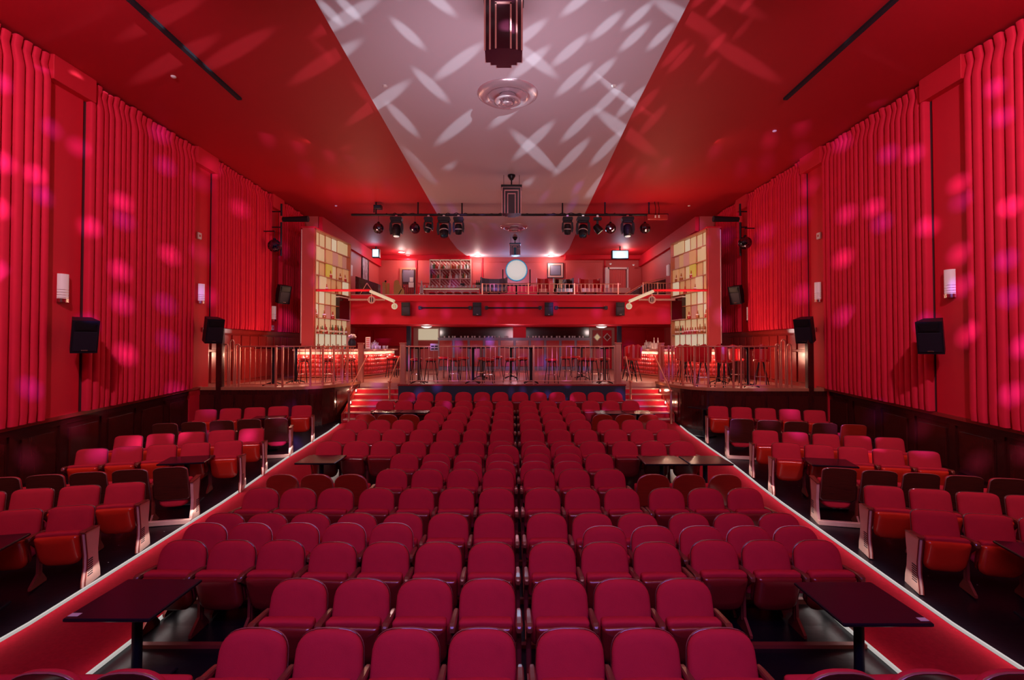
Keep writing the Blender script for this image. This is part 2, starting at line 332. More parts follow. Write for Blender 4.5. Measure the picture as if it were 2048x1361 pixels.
# ------------------------------------------------------------------ side walls
def xw(s): return XL if s < 0 else XR
for s in (-1, 1):
    X = xw(s); nm = 'wall_left' if s < 0 else 'wall_right'
    m = MB()
    m.box((min(X, X+s*.2), -4, -.2), (max(X, X+s*.2), 31.4, ZC+.1))
    wall = struct(nm, m, 'redwall')
    # wainscot: base sheet, cap rail, recessed panels between stiles
    m = MB(); X1 = X-s*.05
    yy = [-4, 5, 9.5, 14.4]
    for a, b in zip(yy, yy[1:]):
        lo, hi = min(X, X1), max(X, X1)
        vs = [(lo,a,fz(a)-.1),(hi,a,fz(a)-.1),(hi,b,fz(b)-.1),(lo,b,fz(b)-.1),(lo,a,wz(a)),(hi,a,wz(a)),(hi,b,wz(b)),(lo,b,wz(b))]
        m.add(vs, [(0,3,2,1),(4,5,6,7),(0,1,5,4),(1,2,6,5),(2,3,7,6),(3,0,4,7)])
    struct('wainscot_backing', m, 'wood', parent=wall)
    m = MB(); a, b = -4, 14.4; lo, hi = sorted((X, X-s*.13))
    m.add([(lo,a,wz(a)-.04),(hi,a,wz(a)-.04),(hi,b,wz(b)-.04),(lo,b,wz(b)-.04),(lo,a,wz(a)+.03),(hi,a,wz(a)+.03),(hi,b,wz(b)+.03),(lo,b,wz(b)+.03)], [(0,3,2,1),(4,5,6,7),(0,1,5,4),(1,2,6,5),(2,3,7,6),(3,0,4,7)])
    struct('rail', m, 'stagewood', parent=wall)
    y = 4.0
    while y < 14.2:
        y1 = min(y+1.0, 14.3); lo, hi = sorted((X1, X1-s*.028))
        m = MB()
        def q(ya, yb, la, lb): # raised frame piece following the slope
            vs = []
            for zz in (0, 1):
                for (xx, yy2) in ((lo, ya), (hi, ya), (hi, yb), (lo, yb)):
                    base = fz(yy2) if (la, lb)[zz][0] == 'f' else wz(yy2)
                    vs.append((xx, yy2, base+(la, lb)[zz][1]))
            m.add(vs, [(0,3,2,1),(4,5,6,7),(0,1,5,4),(1,2,6,5),(2,3,7,6),(3,0,4,7)])
        q(y, y+.11, ('f', .0), ('w', -.04)); q(y1-.03, y1, ('f', 0), ('w', -.04)); q(y+.11, y1-.03, ('w', -.16), ('w', -.04)); q(y+.11, y1-.03, ('f', 0), ('f', .16))
        obj('panel', m, 'wood', wall)
        m = MB(); q(y+.2, y1-.12, ('f', .26), ('w', -.26)); obj('panel', m, 'woodpanel', wall)
        y += 1.0
    # pilasters with boxed caps
    for i, (a, b) in enumerate(((9.5, 10.35), (13.9, 14.75), (18.3, 19.05), (5.1, 5.95))):
        zb = wz(a) if a < 14 else CH+.42
        if i == 1: zb = PZ+.02
        m = MB().box((min(X, X-s*.10), a, zb if i != 1 else .55), (max(X, X-s*.10), b, ZC))
        struct('pilaster', m, 'redwall', parent=wall)
        m = MB().bbox((min(X, X-s*.27), a-.02, ZC-.46), (max(X, X-s*.27), b+.12, ZC), .01)
        struct('pilaster_cap', m, 'redwall', parent=wall)
    # wood panelling standing on the platform
    zt = CH+.42
    m = MB().box((min(X, X-s*.06), 14.78, PZ), (max(X, X-s*.06), 21.2, zt)); struct('wainscot_backing', m, 'stagewood', parent=wall)
    m = MB().box((min(X, X-s*.14), 14.4, zt-.02), (max(X, X-s*.14), 21.2, zt+.10)); struct('rail', m, 'stagewood', parent=wall)
    y = 14.9
    while y < 20.4:
        lo, hi = sorted((X-s*.06, X-s*.10)); obj('panel', MB().bbox((lo, y, zt-.52), (hi, y+.46, zt-.08), .008), 'stagewood', wall)
        obj('panel', MB().bbox((lo, y, PZ+.12), (hi, y+.46, zt-.58), .008), 'stagewood', wall)
        y += .56
    # picture-rail line under the ceiling at the back
    m = MB().box((min(X, X-s*.12), 15.0, ZC-.12), (max(X, X-s*.12), 21.0, ZC-.02)); struct('rail', m, 'frame', parent=wall)

# ------------------------------------------------------------------ ceiling
cl = MB(); yb = 31.4
cl.box((XL-.1, -4, ZC), (XR+.1, yb, ZC+.15))
ceil = struct('ceiling', cl, 'redceil')
bl = [(-3.06,-4),(-3.06,20.6),(-3.14,26),(-3.05,28.5),(-2.75,30.6),(-2.5,31.25)]
br = [(2.72,-4),(2.76,12),(2.92,20.6),(3.05,26),(3.12,28.5),(3.0,30.3),(2.75,31.25)]
m = MB().prism(bl+br[::-1], ZC-.03, ZC+.01); struct('centre_panel', m, 'band', parent=ceil, fix=True)
for s in (-1, 1):
    m = MB().box((s*5.93-.045, -4, ZC-.05), (s*5.93+.045, 11.2, ZC+.01)); o = struct('slot_channel', m, 'dark', parent=ceil)
for i, (px, py) in enumerate(((347,147),(1549,258),(672,410),(1378,410),(770,163),(1228,163))):
    Y = 5.4*F/(693-py); m = MB().lathe([(.05, 0), (.05, -.02), (.03, -.035), (0.0, -.035)], 12); p = U(px, py, Y); o = obj('smoke_detector', m, 'white', loc=(p.x, p.y, ZC-.001 if i < 4 else ZC-.031)); tag(o, ['small round detector on the left red ceiling near the top edge','small round detector on the right red ceiling','small round detector on the left red ceiling near the lamp pipe','small round detector on the right red ceiling near the lamp pipe','small round detector on the pale ceiling panel left of the vent','small round detector on the pale ceiling panel right of the vent'][i], 'detector')

# front wall behind the stage, never seen, closes the hall
struct('wall_front', MB().box((XL-.2, -4.2, -.2), (XR+.2, -4, ZC+.1)), 'stagewood')
# ------------------------------------------------------------------ curtains along the walls
def curtain(s, y0, y1, n, zbot, ztop, seed, label):
    rnd = random.Random(seed); X = xw(s)-s*.06; D = .17; K = 10
    cols = []; y = y0; wd = [rnd.uniform(.85, 1.15) for _ in range(n)]; tot = sum(wd)
    ph = []
    for i in range(n):
        a = y; b = y+(y1-y0)*wd[i]/tot; y = b
        for t, dd in ((0,0),(.25,0),(.27,.12),(.13,.74),(.17,.90),(.27,.98),(.5,1),(.73,.98),(.84,.90),(.875,.74),(.73,.12),(.75,0)):
            ph.append((a+(b-a)*t, dd, i))
    ph.append((y1, 0, n-1))
    levels = [0, .03, .5, .93, .975, 1.0]
    m = MB(); vs = []; sh = [rnd.uniform(-1, 1) for _ in range(n)]; lean = [rnd.uniform(-.02, .02) for _ in range(n)]
    for li, t in enumerate(levels):
        for (yy, d, i) in ph:
            zb = zbot(yy); z = zb+(ztop-zb)*t
            amp = D*(1+.12*sh[i])*(.82 if t > .96 else 1)*(.9 if t == 0 else 1)
            if t == .975: amp *= .75
            vs.append((X-s*(amp*d+.02), yy+lean[i]*(1-t)*(1 if d else 1), z+(.02*sh[i] if t == 1 else 0)))
    c = len(ph)
    fs = [(l*c+j, l*c+j+1, (l+1)*c+j+1, (l+1)*c+j) for l in range(len(levels)-1) for j in range(c-1)]
    m.add(vs, fs, True)
    o = obj('wall_curtain', m, 'curtain'); o.data.materials.append(M['groove_shade']); dl_ = [d for _, d, _ in ph]
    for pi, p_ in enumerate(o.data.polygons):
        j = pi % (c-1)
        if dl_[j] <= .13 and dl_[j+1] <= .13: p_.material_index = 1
    tag(o, label, 'curtain', 'pleated curtains along the side walls')
    return o
zw = lambda y: wz(y)+.035
zp = lambda y: CH+.53
for s, side in ((-1, 'left'), (1, 'right')):
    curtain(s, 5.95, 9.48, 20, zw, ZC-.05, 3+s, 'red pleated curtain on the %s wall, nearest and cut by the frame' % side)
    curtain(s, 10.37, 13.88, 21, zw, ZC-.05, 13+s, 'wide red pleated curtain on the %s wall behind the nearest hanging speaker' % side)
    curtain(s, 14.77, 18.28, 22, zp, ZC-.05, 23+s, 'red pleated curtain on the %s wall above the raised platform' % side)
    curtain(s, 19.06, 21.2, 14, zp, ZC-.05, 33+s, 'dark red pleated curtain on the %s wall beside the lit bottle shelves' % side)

# ------------------------------------------------------------------ platform at the rear
Lp = [(XL,14.4),(-6.6,14.4),(-6.1,14.46),(-5.75,14.62),(-5.46,14.9),(-5.25,15.3),(-5.05,16.0),(-4.95,16.8)]
Rp = [(XR,14.0),(6.2,14.0),(5.7,14.05),(5.3,14.2),(5.0,14.5),(4.82,14.9),(4.72,15.5),(4.66,16.8)]
m = MB().prism(Lp+[(-4.95,21.4),(XL,21.4)], 0, PZ); plL = struct('platform', m, 'woodfloor', fix=True)
m = MB().prism(Rp+[(4.66,21.4),(XR,21.4)], 0, PZ); plR = struct('platform', m, 'woodfloor', fix=True)
m = MB().box((-3.46,15.9,0), (3.42,27,PZ)); plC = struct('platform', m, 'woodfloor')
m = MB().box((-4.95,16.8,0), (-3.46,27,PZ)).box((3.42,16.8,0), (4.66,27,PZ)).box((XL,21.4,0), (-4.95,27,PZ)).box((4.66,21.4,0), (XR,27,PZ)); struct('platform', m, 'woodfloor')
plL['label'] = 'curved raised platform on the left with dark panelled face'; plR['label'] = 'curved raised platform on the right with dark panelled face'
# faces
struct('platform_face', MB().box((-3.48,15.86,0), (3.44,15.9,PZ-.02)), 'navy', parent=plC)
struct('nosing', MB().box((-3.5,15.84,PZ-.03), (3.46,15.98,PZ+.012)), 'stagewood', parent=plC)
def along(pts, m, off, th, z0, z1, out):
    """thin wall that follows an edge line; out = +1 when outside lies to the left of the walking direction"""
    P = [Vector((a, b, 0)) for a, b in pts]; nr = []
    for i in range(len(P)):
        d = (P[min(i+1, len(P)-1)]-P[max(i-1, 0)]).normalized(); nr.append(Vector((-d.y, d.x, 0))*out)
    A = [p+n*off for p, n in zip(P, nr)]; B = [p+n*(off+th) for p, n in zip(P, nr)]
    rings = [[(a.x,a.y,z0),(b.x,b.y,z0),(b.x,b.y,z1),(a.x,a.y,z1)] for a, b in zip(A, B)]
    m.loft(rings, smooth=False); return m
for pts, par, out, s in ((Lp, plL, -1, -1), (Rp, plR, 1, 1)):
    o = struct('platform_face', along(pts, MB(), 0, .03, 0, PZ-.03, out), 'wood', parent=par, fix=True)
    struct('curb', along(pts, MB(), -.10, .16, PZ-.03, PZ+.05, out), 'frame', parent=par, fix=True)
    # panels of the face
    segs = []
    x0 = pts[0][0]
    L = pts[:]
    for i in range(4):
        a = L[0][0]+(L[1][0]-L[0][0])*(i+.06)/4*1.0; b = L[0][0]+(L[1][0]-L[0][0])*(i+.94)/4
        segs.append(((a, L[0][1]), (b, L[0][1])))
    for a, b in ((1,3),(3,5),(5,7)):
        p, q = Vector(L[a]), Vector(L[b]); segs.append((tuple(p.lerp(q, .06)), tuple(p.lerp(q, .94))))
    for a, b in segs:
        obj('panel', along([a, b], MB(), .035, .02, .86, PZ-.16, out), 'woodpanel', par, fix=True)
# end post where platform meets the wall
for s in (-1, 1):
    X = -8.12 if s < 0 else 7.98; y = 14.4 if s < 0 else 14.0
    struct('corner_post', MB().bbox((X-.06, y-.06, .55), (X+.10, y+.1, CH+.52), .01), 'wood', parent=plL if s < 0 else plR)

# ------------------------------------------------------------------ stairs
def stairs(x0, x1, label, s):
    t = thing('staircase', label, 'stairs', ((x0+x1)/2, 16.8, 0))
    w_ = (x1-x0)/2
    for n in range(1, 7):
        y1 = 16.8-.27*(n-1); y0 = 16.8-.27*n; z = PZ-.157*n
        if z < fz(y0)+.02: continue
        m = MB().box((-w_, y0-16.8+.02, .3), (w_, y1-16.8+.01, z-.035)); obj('riser', m, 'redwall', t)
        m = MB().bbox((-w_, y0-16.8-.02, z-.035), (w_, y1-16.8+.02, z), .008); obj('tread', m, 'stone', t)
        if n in (2, 4):
            m = MB().lathe([(.045,0),(.04,.02),(.0,.02)], 10); o = obj('step_light', m, 'whitelamp', t); o.rotation_euler = (0, -s*PI/2, 0)
            o.location = (s*(w_-.01), y0-16.8+.10, z+.10)
            light('POINT', 'step_lamp', ((x0+x1)/2+s*(w_-.12), y0-.06, z+.12), 40, (1, .55, .35), shadow_soft_size=.02)
    m = MB()
    xs = s*w_
    lo, hi = sorted((xs, xs+s*.06))
    poly = [(0.0, PZ+.02), (0.0, .55), (-1.62, .55), (-1.62, PZ-.80), (-1.35, PZ-.70)]
    m.prism(poly, lo, hi, 'x'); obj('stringer', m, 'stagewood', t, fix=True)
    return t
stairs(-4.93, -3.48, 'five lit steps up to the rear platform at the left aisle', -1)
stairs(3.44, 4.66, 'five lit steps up to the rear platform at the right aisle', 1)

# ------------------------------------------------------------------ railings
def handrail(label, pf, top, foot_z, endp):
    """post with a raking handrail: pf = post top, endp = upper end"""
    t = thing('stair_handrail', label, 'handrail', (pf.x, pf.y, foot_z)); o = Vector((pf.x, pf.y, foot_z))
    a = pf-o; b = Vector(endp)-o
    obj('post', MB().cyl((0,0,0), a, .034, n=8), 'brass', t)
    obj('handrail', MB().cyl(a, b, .022, n=8).cyl(b, b+Vector((0,.12,.0)), .022, n=8), 'brass', t)
    obj('cap', MB().lathe([(.05,-.02),(.06,0),(.05,.03),(0,.03)], 10, tuple(a)), 'brass', t)
    return t
handrail('outer brass handrail of the left steps', U(698, 783, 14.95), 0, fz(14.95), U(735, 712, 16.8))
handrail('inner brass handrail of the left steps', U(779, 764, 16.0), 0, PZ-.157*3, U(799, 714, 16.8))
handrail('outer brass handrail of the right steps', U(1342, 783, 14.95), 0, fz(14.95), U(1309, 712, 16.8))
handrail('inner brass handrail of the right steps', U(1261, 764, 16.0), 0, PZ-.157*3, U(1252, 714, 16.8))
RH = 1.16
def railing(label, pts, posts, step=.145, deco=None, h=RH, z=PZ+.012, name='railing', m_='brass'):
    """pts: plan polyline; posts: distances along it that carry square posts"""
    P = [Vector((a, b, 0)) for a, b in pts]; L = [0]
    for a, b in zip(P, P[1:]): L.append(L[-1]+(b-a).length)
    def at(d):
        for i in range(len(P)-1):
            if d <= L[i+1]+1e-6: return P[i].lerp(P[i+1], (d-L[i])/(L[i+1]-L[i]))
        return P[-1].copy()
    t = thing(name, label, 'railing', (P[0].x, P[0].y, z)); o = P[0]
    Q = [p-o for p in P]
    up = Vector((0,0,h)); lo = Vector((0,0,.10))
    m = MB()
    for a, b in zip(Q, Q[1:]): m.cyl(a+up, b+up, .020, n=6)
    obj('top_rail', m, m_, t)
    m = MB()
    for a, b in zip(Q, Q[1:]): m.cyl(a+lo, b+lo, .014, n=6)
    obj('bottom_rail', m, m_, t)
    pm = MB().box((-.024,-.024,0), (.024,.024,h+.03)).mesh('post'); bm_ = MB().box((-.007,-.007,.10), (.007,.007,h)).mesh('baluster')
    for d in posts:
        o2 = obj('post', pm, m_, t, at(d)-o)
    n = int(L[-1]/step)
    for i in range(1, n):
        d = i*L[-1]/n
        if min([abs(d-p) for p in posts]+[9]) < .07: continue
        obj('baluster', bm_, m_, t, at(d)-o)
    return t, at, L[-1]
railing('long brass railing across the front of the centre platform', [(-3.30,15.98),(3.26,15.98)], [0, .12, 3.95, 6.44, 6.56])
Lr = [(a+.0 if i else a, b+.09) for i, (a, b) in enumerate(Lp)]
def decopost(x, y, s, label):
    t = thing('railing_end_post', label, 'post', (x, y, PZ+.012))
    for k, (dx, hh) in enumerate(((-.16, 1.22), (0, 1.34), (.16, 1.22))):
        m = MB().tube([(dx-.055,0,0),(dx-.055,0,hh-.05),(dx-.03,0,hh),(dx+.03,0,hh),(dx+.055,0,hh-.05),(dx+.055,0,0)], .020, 6)
        obj('arch', m, 'brass', t)
    return t
decopost(-7.83, 14.52, -1, 'stepped brass arch post ending the left platform railing')
decopost(7.35, 14.12, 1, 'stepped brass arch post ending the right platform railing')
railing('curved brass railing along the left platform edge', [(-7.62,14.52),(-6.6,14.52),(-6.1,14.58),(-5.83,14.73),(-5.57,15.0),(-5.38,15.4),(-5.18,16.1),(-5.06,16.75)], [0, 1.02, 1.2, 1.95, 2.35, 2.80, 3.25, 3.55])
railing('curved brass railing along the right platform edge', [(7.15,14.12),(6.2,14.12),(5.75,14.17),(5.4,14.3),(5.12,14.57),(4.96,14.95),(4.86,15.5),(4.80,16.75)], [0, .95, 1.15, 1.8, 2.2, 2.7, 3.4, 3.75])
for px, lab, yy in ((722, 'square brass newel post at the head of the left steps', 16.85), (806, 'square brass newel post at the inner head of the left steps', 16.0), (1236, 'square brass newel post at the inner head of the right steps', 16.0), (1322, 'square brass newel post at the head of the right steps', 16.85)):
    p = U(px, 700, yy); t = thing('newel_post', lab, 'post', (p.x, p.y, PZ+.012))
    obj('shaft', MB().bbox((-.085,-.06,0), (.085,.06,1.24), .01), 'brass', t); obj('cap', MB().bbox((-.1,-.075,1.24), (.1,.075,1.28), .01), 'brass', t)

# ------------------------------------------------------------------ balcony and rooms behind
PI_L, PI_R = -6.75, 6.65
BXL, BXR = -8.05, 7.75
m = MB().box((BXL-.5,BY+.42,CH+.94),(BXR+.6,31.3,5.0)); struct('balcony_floor', m, 'redwall')
fas = MB().box((PI_L,BY,CH+1.92),(PI_R,BY+.35,CH+2.11)).box((PI_L,BY+.10,CH+1.17),(PI_R,BY+.45,CH+1.93)).box((PI_L,BY-.06,CH+.93),(PI_R,BY+.4,CH+1.18))
struct('balcony_front', fas, 'redwall')
for z0, z1, dy in ((1.85,1.92,-.03),(1.18,1.23,-.03),(.90,.94,-.08)):
    struct('trim_1', MB().box((PI_L,BY+dy,CH+z0),(PI_R,BY+.3,CH+z1)), 'redwall')
struct('trim_2', MB().box((PI_L,BY-.03,CH+2.10),(PI_R,BY+.12,CH+2.13)), 'stone')
# upper room walls
struct('wall_left_upper', MB().box((XL-.1,BY+.2,CH-1.2),(BXL,31.3,ZC)), 'pinkwall')
struct('wall_right_upper', MB().box((BXR,BY+.2,CH-1.2),(XR+.1,31.3,ZC)), 'pinkwall')
struct('trim_4', MB().box((BXL-.02,BY+.2,ZC-.62),(BXL+.16,31.2,ZC-.01)), 'redwall'); struct('trim_5', MB().box((BXR-.16,BY+.2,ZC-.62),(BXR+.02,31.2,ZC-.01)), 'redwall')
wb = struct('wall_back', MB().box((XL,31.25,4.9),(XR,31.5,ZC)), 'pinkwall')
for px, w_ in ((832,.05),(965,.03),(1218-8,.04)):
    p = U(px, 600, 31.2); struct('trim_3', MB().box((p.x-w_,31.19,5.0),(p.x+w_,31.25,ZC-.1)), 'redwall')
for (a, b) in ((836,860),(945,963),(968,1090),(1132,1206)):
    p, q_ = U(a, 600, 31.2), U(b, 600, 31.2)
    obj('panel', MB().bbox((p.x,31.20,6.7),(q_.x,31.25,ZC-.35), .01), 'pinkwall', wb); obj('panel', MB().bbox((p.x,31.19,5.15),(q_.x,31.25,6.5), .01), 'redwall', wb)
struct('beam', MB().box((U(757,600,31).x,30.7,ZC-.22),(U(940,600,31).x,31.3,ZC)).box((U(1130,600,31).x,30.7,ZC-.22),(U(1283,600,31).x,31.3,ZC)), 'redwall')
# lower back wall
YB = 26.6
wl = struct('wall_back_lower', MB().box((XL,YB,PZ-.1),(XR,YB+.2,CH+1.0)), 'redwall')
for (a, b) in ((703,713),(716,742),(748,812),(1338,1356),(1295,1334),(1246,1290)):
    p, q_ = U(a, 600, YB), U(b, 600, YB)
    obj('panel', MB().bbox((p.x,YB-.04,CH+.15),(q_.x,YB+.02,CH+.82), .01), 'redwall', wl)
    obj('panel', MB().bbox((p.x,YB-.04,PZ+.15),(q_.x,YB+.02,CH+.02), .01), 'stagewood', wl)
a, b = U(880,650,25.8), U(1178,650,25.8)
struct('wall_recess', MB().box((a.x,25.8,CH+.40),(b.x,26.6,CH+.96)), 'screen')
c1, c2 = U(1026,650,25.6), U(1052,650,25.6); struct('column', MB().box((c1.x,25.55,CH+.30),(c2.x,25.9,CH+.96)), 'redwall')
hw = struct('half_wall', MB().box((a.x,25.2,PZ),(b.x,26.4,CH+.36)).box((a.x-.02,25.14,CH+.36),(b.x+.02,26.45,CH+.41)), 'bluetone')
n = 10
for i in range(n):
    x0 = a.x+(b.x-a.x)*(i+.08)/n; x1 = a.x+(b.x-a.x)*(i+.92)/n
    obj('panel', MB().bbox((x0,25.16,PZ+.2),(x1,25.22,CH+.28), .01), 'stagewood', hw)
rnd = random.Random(5)
cupm = None
for i in range(36):
    px = 888+i*8+rnd.uniform(-2.5, 2.5)
    if 1024 < px < 1054: continue
    p = U(px, 676, 25.28); mm = MB().lathe([(.02,0),(.035,.01),(.045,.09),(.040,.09),(.0,.03)], 8)
    o = obj('tea_light', cupm or mm, 'glassw', loc=(p.x, 25.28+rnd.uniform(-.06,.1), CH+.411)); cupm = o.data
    tag(o, 'tiny tea light glass on the long ledge under the balcony, %s from the left' % ORD[i], 'glass', 'tea lights on the ledge under the balcony')
# doors
def poly_obj(name, poly, h0, h1, axis, m_, parent=None): return obj(name, MB().prism(poly, h0, h1, axis), m_, parent, fix=True)
dr = struct('door_1', MB().box((U(1178,600,YB).x,YB-.10,PZ),(U(1228,600,YB).x,YB-.02,CH+.95)), 'stone')
x0, xm, x1 = U(1184,600,YB).x, U(1203,600,YB).x, U(1222,600,YB).x
for k, (xa, xb, mm) in enumerate(((x0, xm-.02, 'pinkwall'), (xm+.02, x1, 'redwall'))):
    obj('door_leaf', MB().bbox((xa,YB-.15,PZ+.03),(xb,YB-.08,CH+.82), .01), mm, dr)
    cx = (xa+xb)/2; cz = U(1193, 675, YB).z; r = .16
    poly_obj('window_frame', [(cx-r-.04,cz),(cx,cz-r-.05),(cx+r+.04,cz),(cx,cz+r+.05)], YB-.17, YB-.14, 'y', 'white', dr)
    poly_obj('pane', [(cx-r+.02,cz),(cx,cz-r),(cx+r-.02,cz),(cx,cz+r)], YB-.185, YB-.16, 'y', 'glow' if k == 0 else 'stagewood', dr)
    obj('door_handle', MB().box((xb-.10 if k == 0 else xa+.06,YB-.2,PZ+.95),(xb-.06 if k == 0 else xa+.10,YB-.15,PZ+1.2)), 'chrome', dr)
dl = struct('door_2', MB().box((U(828,600,YB).x,YB-.10,PZ),(U(880,600,YB).x,YB-.02,CH+.93)), 'stone')
obj('door_leaf', MB().bbox((U(838,600,YB).x,YB-.15,PZ+.03),(U(878,600,YB).x,YB-.08,CH+.28), .01), 'pinkwall', dl)
obj('lit_pane', MB().bbox((U(838,600,YB).x,YB-.16,CH+.32),(U(877,600,YB).x,YB-.08,CH+.88), .01), 'glow2', dl)
for px, s in ((818, 'dark square post beside the left doorway under the balcony'), (1238, 'dark square post beside the right double doors under the balcony')):
    p = U(px, 600, 24.5); o = obj('post', MB().bbox((p.x-.10,24.4,PZ),(p.x+.10,24.6,CH+.95), .01), 'navy'); o.name = 'support_post'; tag(o, s, 'post')
o = obj('notice_sign', MB().bbox((-.13,-.01,-.11),(.13,.01,.11), .004), 'paper', loc=U(869, 695, 15.9)); tag(o, 'small white notice hung on the centre railing near its left end', 'sign')
for k in range(4): obj('text_block', MB().box((-.10+.11*(k % 2),-.014,-.07+.08*(k//2)),(-.01+.11*(k % 2),-.009,-.03+.08*(k//2))), 'dark', o)
for px, lab in ((853, 'round white ceiling light under the balcony above the left doorway'), (1203, 'round white ceiling light under the balcony above the double doors')):
    p = U(px, 649, 23.6); t = thing('dome_light', lab, 'ceiling light', (p.x, p.y, CH+.94))
    obj('base', MB().lathe([(.26,0),(.26,-.03),(0,-.03)], 20), 'white', t); obj('shade', MB().lathe([(.25,-.03),(.22,-.075),(.12,-.10),(0,-.105)], 20), 'whitelamp', t)
    light('POINT', 'dome_lamp', (p.x, p.y, CH+.74), 200, (1, .75, .70), shadow_soft_size=.12)
# upper room: door, pictures, drape
dd = struct('door_3', MB().box((U(800,600,31.2).x,31.14,5.0),(U(832,600,31.2).x,31.24,U(810,536,31.2).z)), 'frame')
xa, xb = U(804,600,31.1).x, U(830,600,31.1).x; zt = U(810,539,31.1).z
obj('door_leaf', MB().bbox((xa,31.08,5.02),(xb,31.15,zt), .01), 'mirror' if False else 'wood', dd)
obj('upper_panel', MB().bbox((xa+.06,31.05,6.75),(xb-.06,31.09,zt-.06), .01), 'bluetone', dd)
for k in range(6): obj('slat', MB().box((xa+.08+k*.11,31.05,5.1),(xa+.16+k*.11,31.09,6.6)), 'stagewood', dd)
obj('notice', MB().box((U(819,600,31).x,31.02,U(0,564,31).z),(U(826,600,31).x,31.05,U(0,555,31).z)), 'paper', dd)
obj('notice', MB().box((U(817,600,31).x,31.02,U(0,575,31).z),(U(827,600,31).x,31.05,U(0,565,31).z)), 'paper', dd)
obj('door_handle', MB().lathe([(.05,0),(.05,.03),(0,.04)], 10, mtx=Matrix.Translation((U(808,573,31).x,31.05,U(808,573,31).z)) @ Matrix.Rotation(PI/2, 4, 'X')), 'chrome', dd)
def framed(label, p, w_, h, fm, pm, rz=0, fw=.07, mount=None, cat='picture', name='framed_picture'):
    t = thing(name, label, cat, p, rz)
    m = MB().box((-w_/2,-.05,-h/2),(w_/2,0,-h/2+fw)).box((-w_/2,-.05,h/2-fw),(w_/2,0,h/2)).box((-w_/2,-.05,-h/2+fw),(-w_/2+fw,0,h/2-fw)).box((w_/2-fw,-.05,-h/2+fw),(w_/2,0,h/2-fw))
    obj('frame', m, fm, t); obj('canvas', MB().box((-w_/2+fw,-.02,-h/2+fw),(w_/2-fw,-.005,h/2-fw)), pm, t)
    if mount: obj('mount', MB().box((-w_/2+fw,-.03,-h/2+fw),(w_/2-fw,-.02,h/2-fw)), mount, t); t.children[-1].scale = (1,1,1)
    return t
# abstract poster material: pale streaks on dark rose
pm = bpy.data.materials.new('abstract_poster'); pm.use_nodes = True; nt = pm.node_tree; tcn = nt.nodes.new('ShaderNodeTexCoord'); wv = nt.nodes.new('ShaderNodeTexWave'); wv.inputs['Scale'].default_value = 1.6; wv.inputs['Distortion'].default_value = 9; wv.inputs['Detail'].default_value = 4
cr = nt.nodes.new('ShaderNodeValToRGB'); cr.color_ramp.elements[0].color = (.10,.01,.03,1); cr.color_ramp.elements[1].color = (.62,.55,.62,1); cr.color_ramp.elements[0].position = .35; cr.color_ramp.elements[1].position = .6
nt.links.new(tcn.outputs['Object'], wv.inputs[0]); nt.links.new(wv.outputs[0], cr.inputs[0]); nt.links.new(cr.outputs[0], nt.nodes['Principled BSDF'].inputs['Base Color']); M['poster'] = pm
yp_ = 8.05*F/(1025-728.5); pz = U(728, 538, yp_); framed('tall black framed abstract poster on the left wall above the balcony', (BXL+.01, yp_, pz.z), 1.25, 1.72, 'black', 'poster', PI/2)
p = U(1111, 541, 31.15); p.y = 31.20; t = framed('square double-framed picture on the rear wall above the balcony', p, .97, .92, 'black', 'bluetone', 0, .03)
obj('mount', MB().box((-.45,-.04,-.42),(.45,-.03,.42)), 'stone', t); obj('inner_frame', MB().box((-.33,-.05,-.31),(.33,-.038,.31)), 'black', t); obj('print', MB().box((-.30,-.06,-.28),(.30,-.048,.28)), 'bluetone', t)
# white framed draped alcove
t = thing('draped_alcove', 'white framed alcove with a red drape on the rear upper wall', 'alcove', (U(1235,600,31.1).x, 31.1, 5.0)); X0 = t.location.x
zl, zh = U(0,577,31.1).z-5, U(0,536,31.1).z-5; wl2 = .60
obj('jamb', MB().box((-wl2-.14,-.2,zl),(-wl2+.08,.1,zh)), 'white', t); obj('jamb', MB().box((wl2-.06,-.2,zl),(wl2+.02,.1,zh)), 'white', t)
obj('head', MB().box((-wl2,-.2,zh-.1),(wl2,.1,zh)), 'white', t); obj('sill', MB().box((-wl2-.2,-.3,zl-.3),(wl2+.1,.1,zl)), 'stone', t)
m = MB(); vs = []; NC = 24
for r in range(5):
    for c in range(NC+1):
        u = c/NC; v = r/4; vs.append((-wl2+.1+u*(2*wl2-.2)*(1-.25*math.sin(PI*v)*0+.0), -.06+.04*math.sin(c*1.9+v*2), zl+.02+(zh-zl-.12)*(1-v)-.1*math.sin(PI*u)*v))
m.add(vs, [(r*(NC+1)+c, r*(NC+1)+c+1, (r+1)*(NC+1)+c+1, (r+1)*(NC+1)+c) for r in range(4) for c in range(NC)], True); obj('drape', m, 'pinkwall', t)
# ------------------------------------------------------------------ bottles and glasses
BP = {'wine': [(.036,0),(.038,.02),(.038,.17),(.034,.20),(.015,.235),(.014,.29),(.016,.30),(0,.30)],
      'spirit': [(.042,0),(.045,.015),(.045,.14),(.035,.165),(.016,.185),(.015,.23),(.018,.245),(0,.245)],
      'flask': [(.05,0),(.055,.03),(.05,.10),(.022,.135),(.016,.20),(.02,.215),(0,.215)]}
bmesh_cache = {}
def bottle_proto(kind, col):
    k = (kind, col)
    if k not in bmesh_cache:
        bmesh_cache[k] = MB().lathe(BP[kind], 8).mesh('bottle'); bmesh_cache[k].materials.append(M[col])
    if ('l', kind) not in bmesh_cache:
        r = BP[kind][2][0]+.001; lm = MB().lathe([(r,.05),(r,.12)], 8); lm.f = lm.f[:8]; lm.sm = lm.sm[:8]
        bmesh_cache[('l', kind)] = lm.mesh('bottle_label'); bmesh_cache[('l', kind)].materials.append(M['label'])
    return bmesh_cache[k]
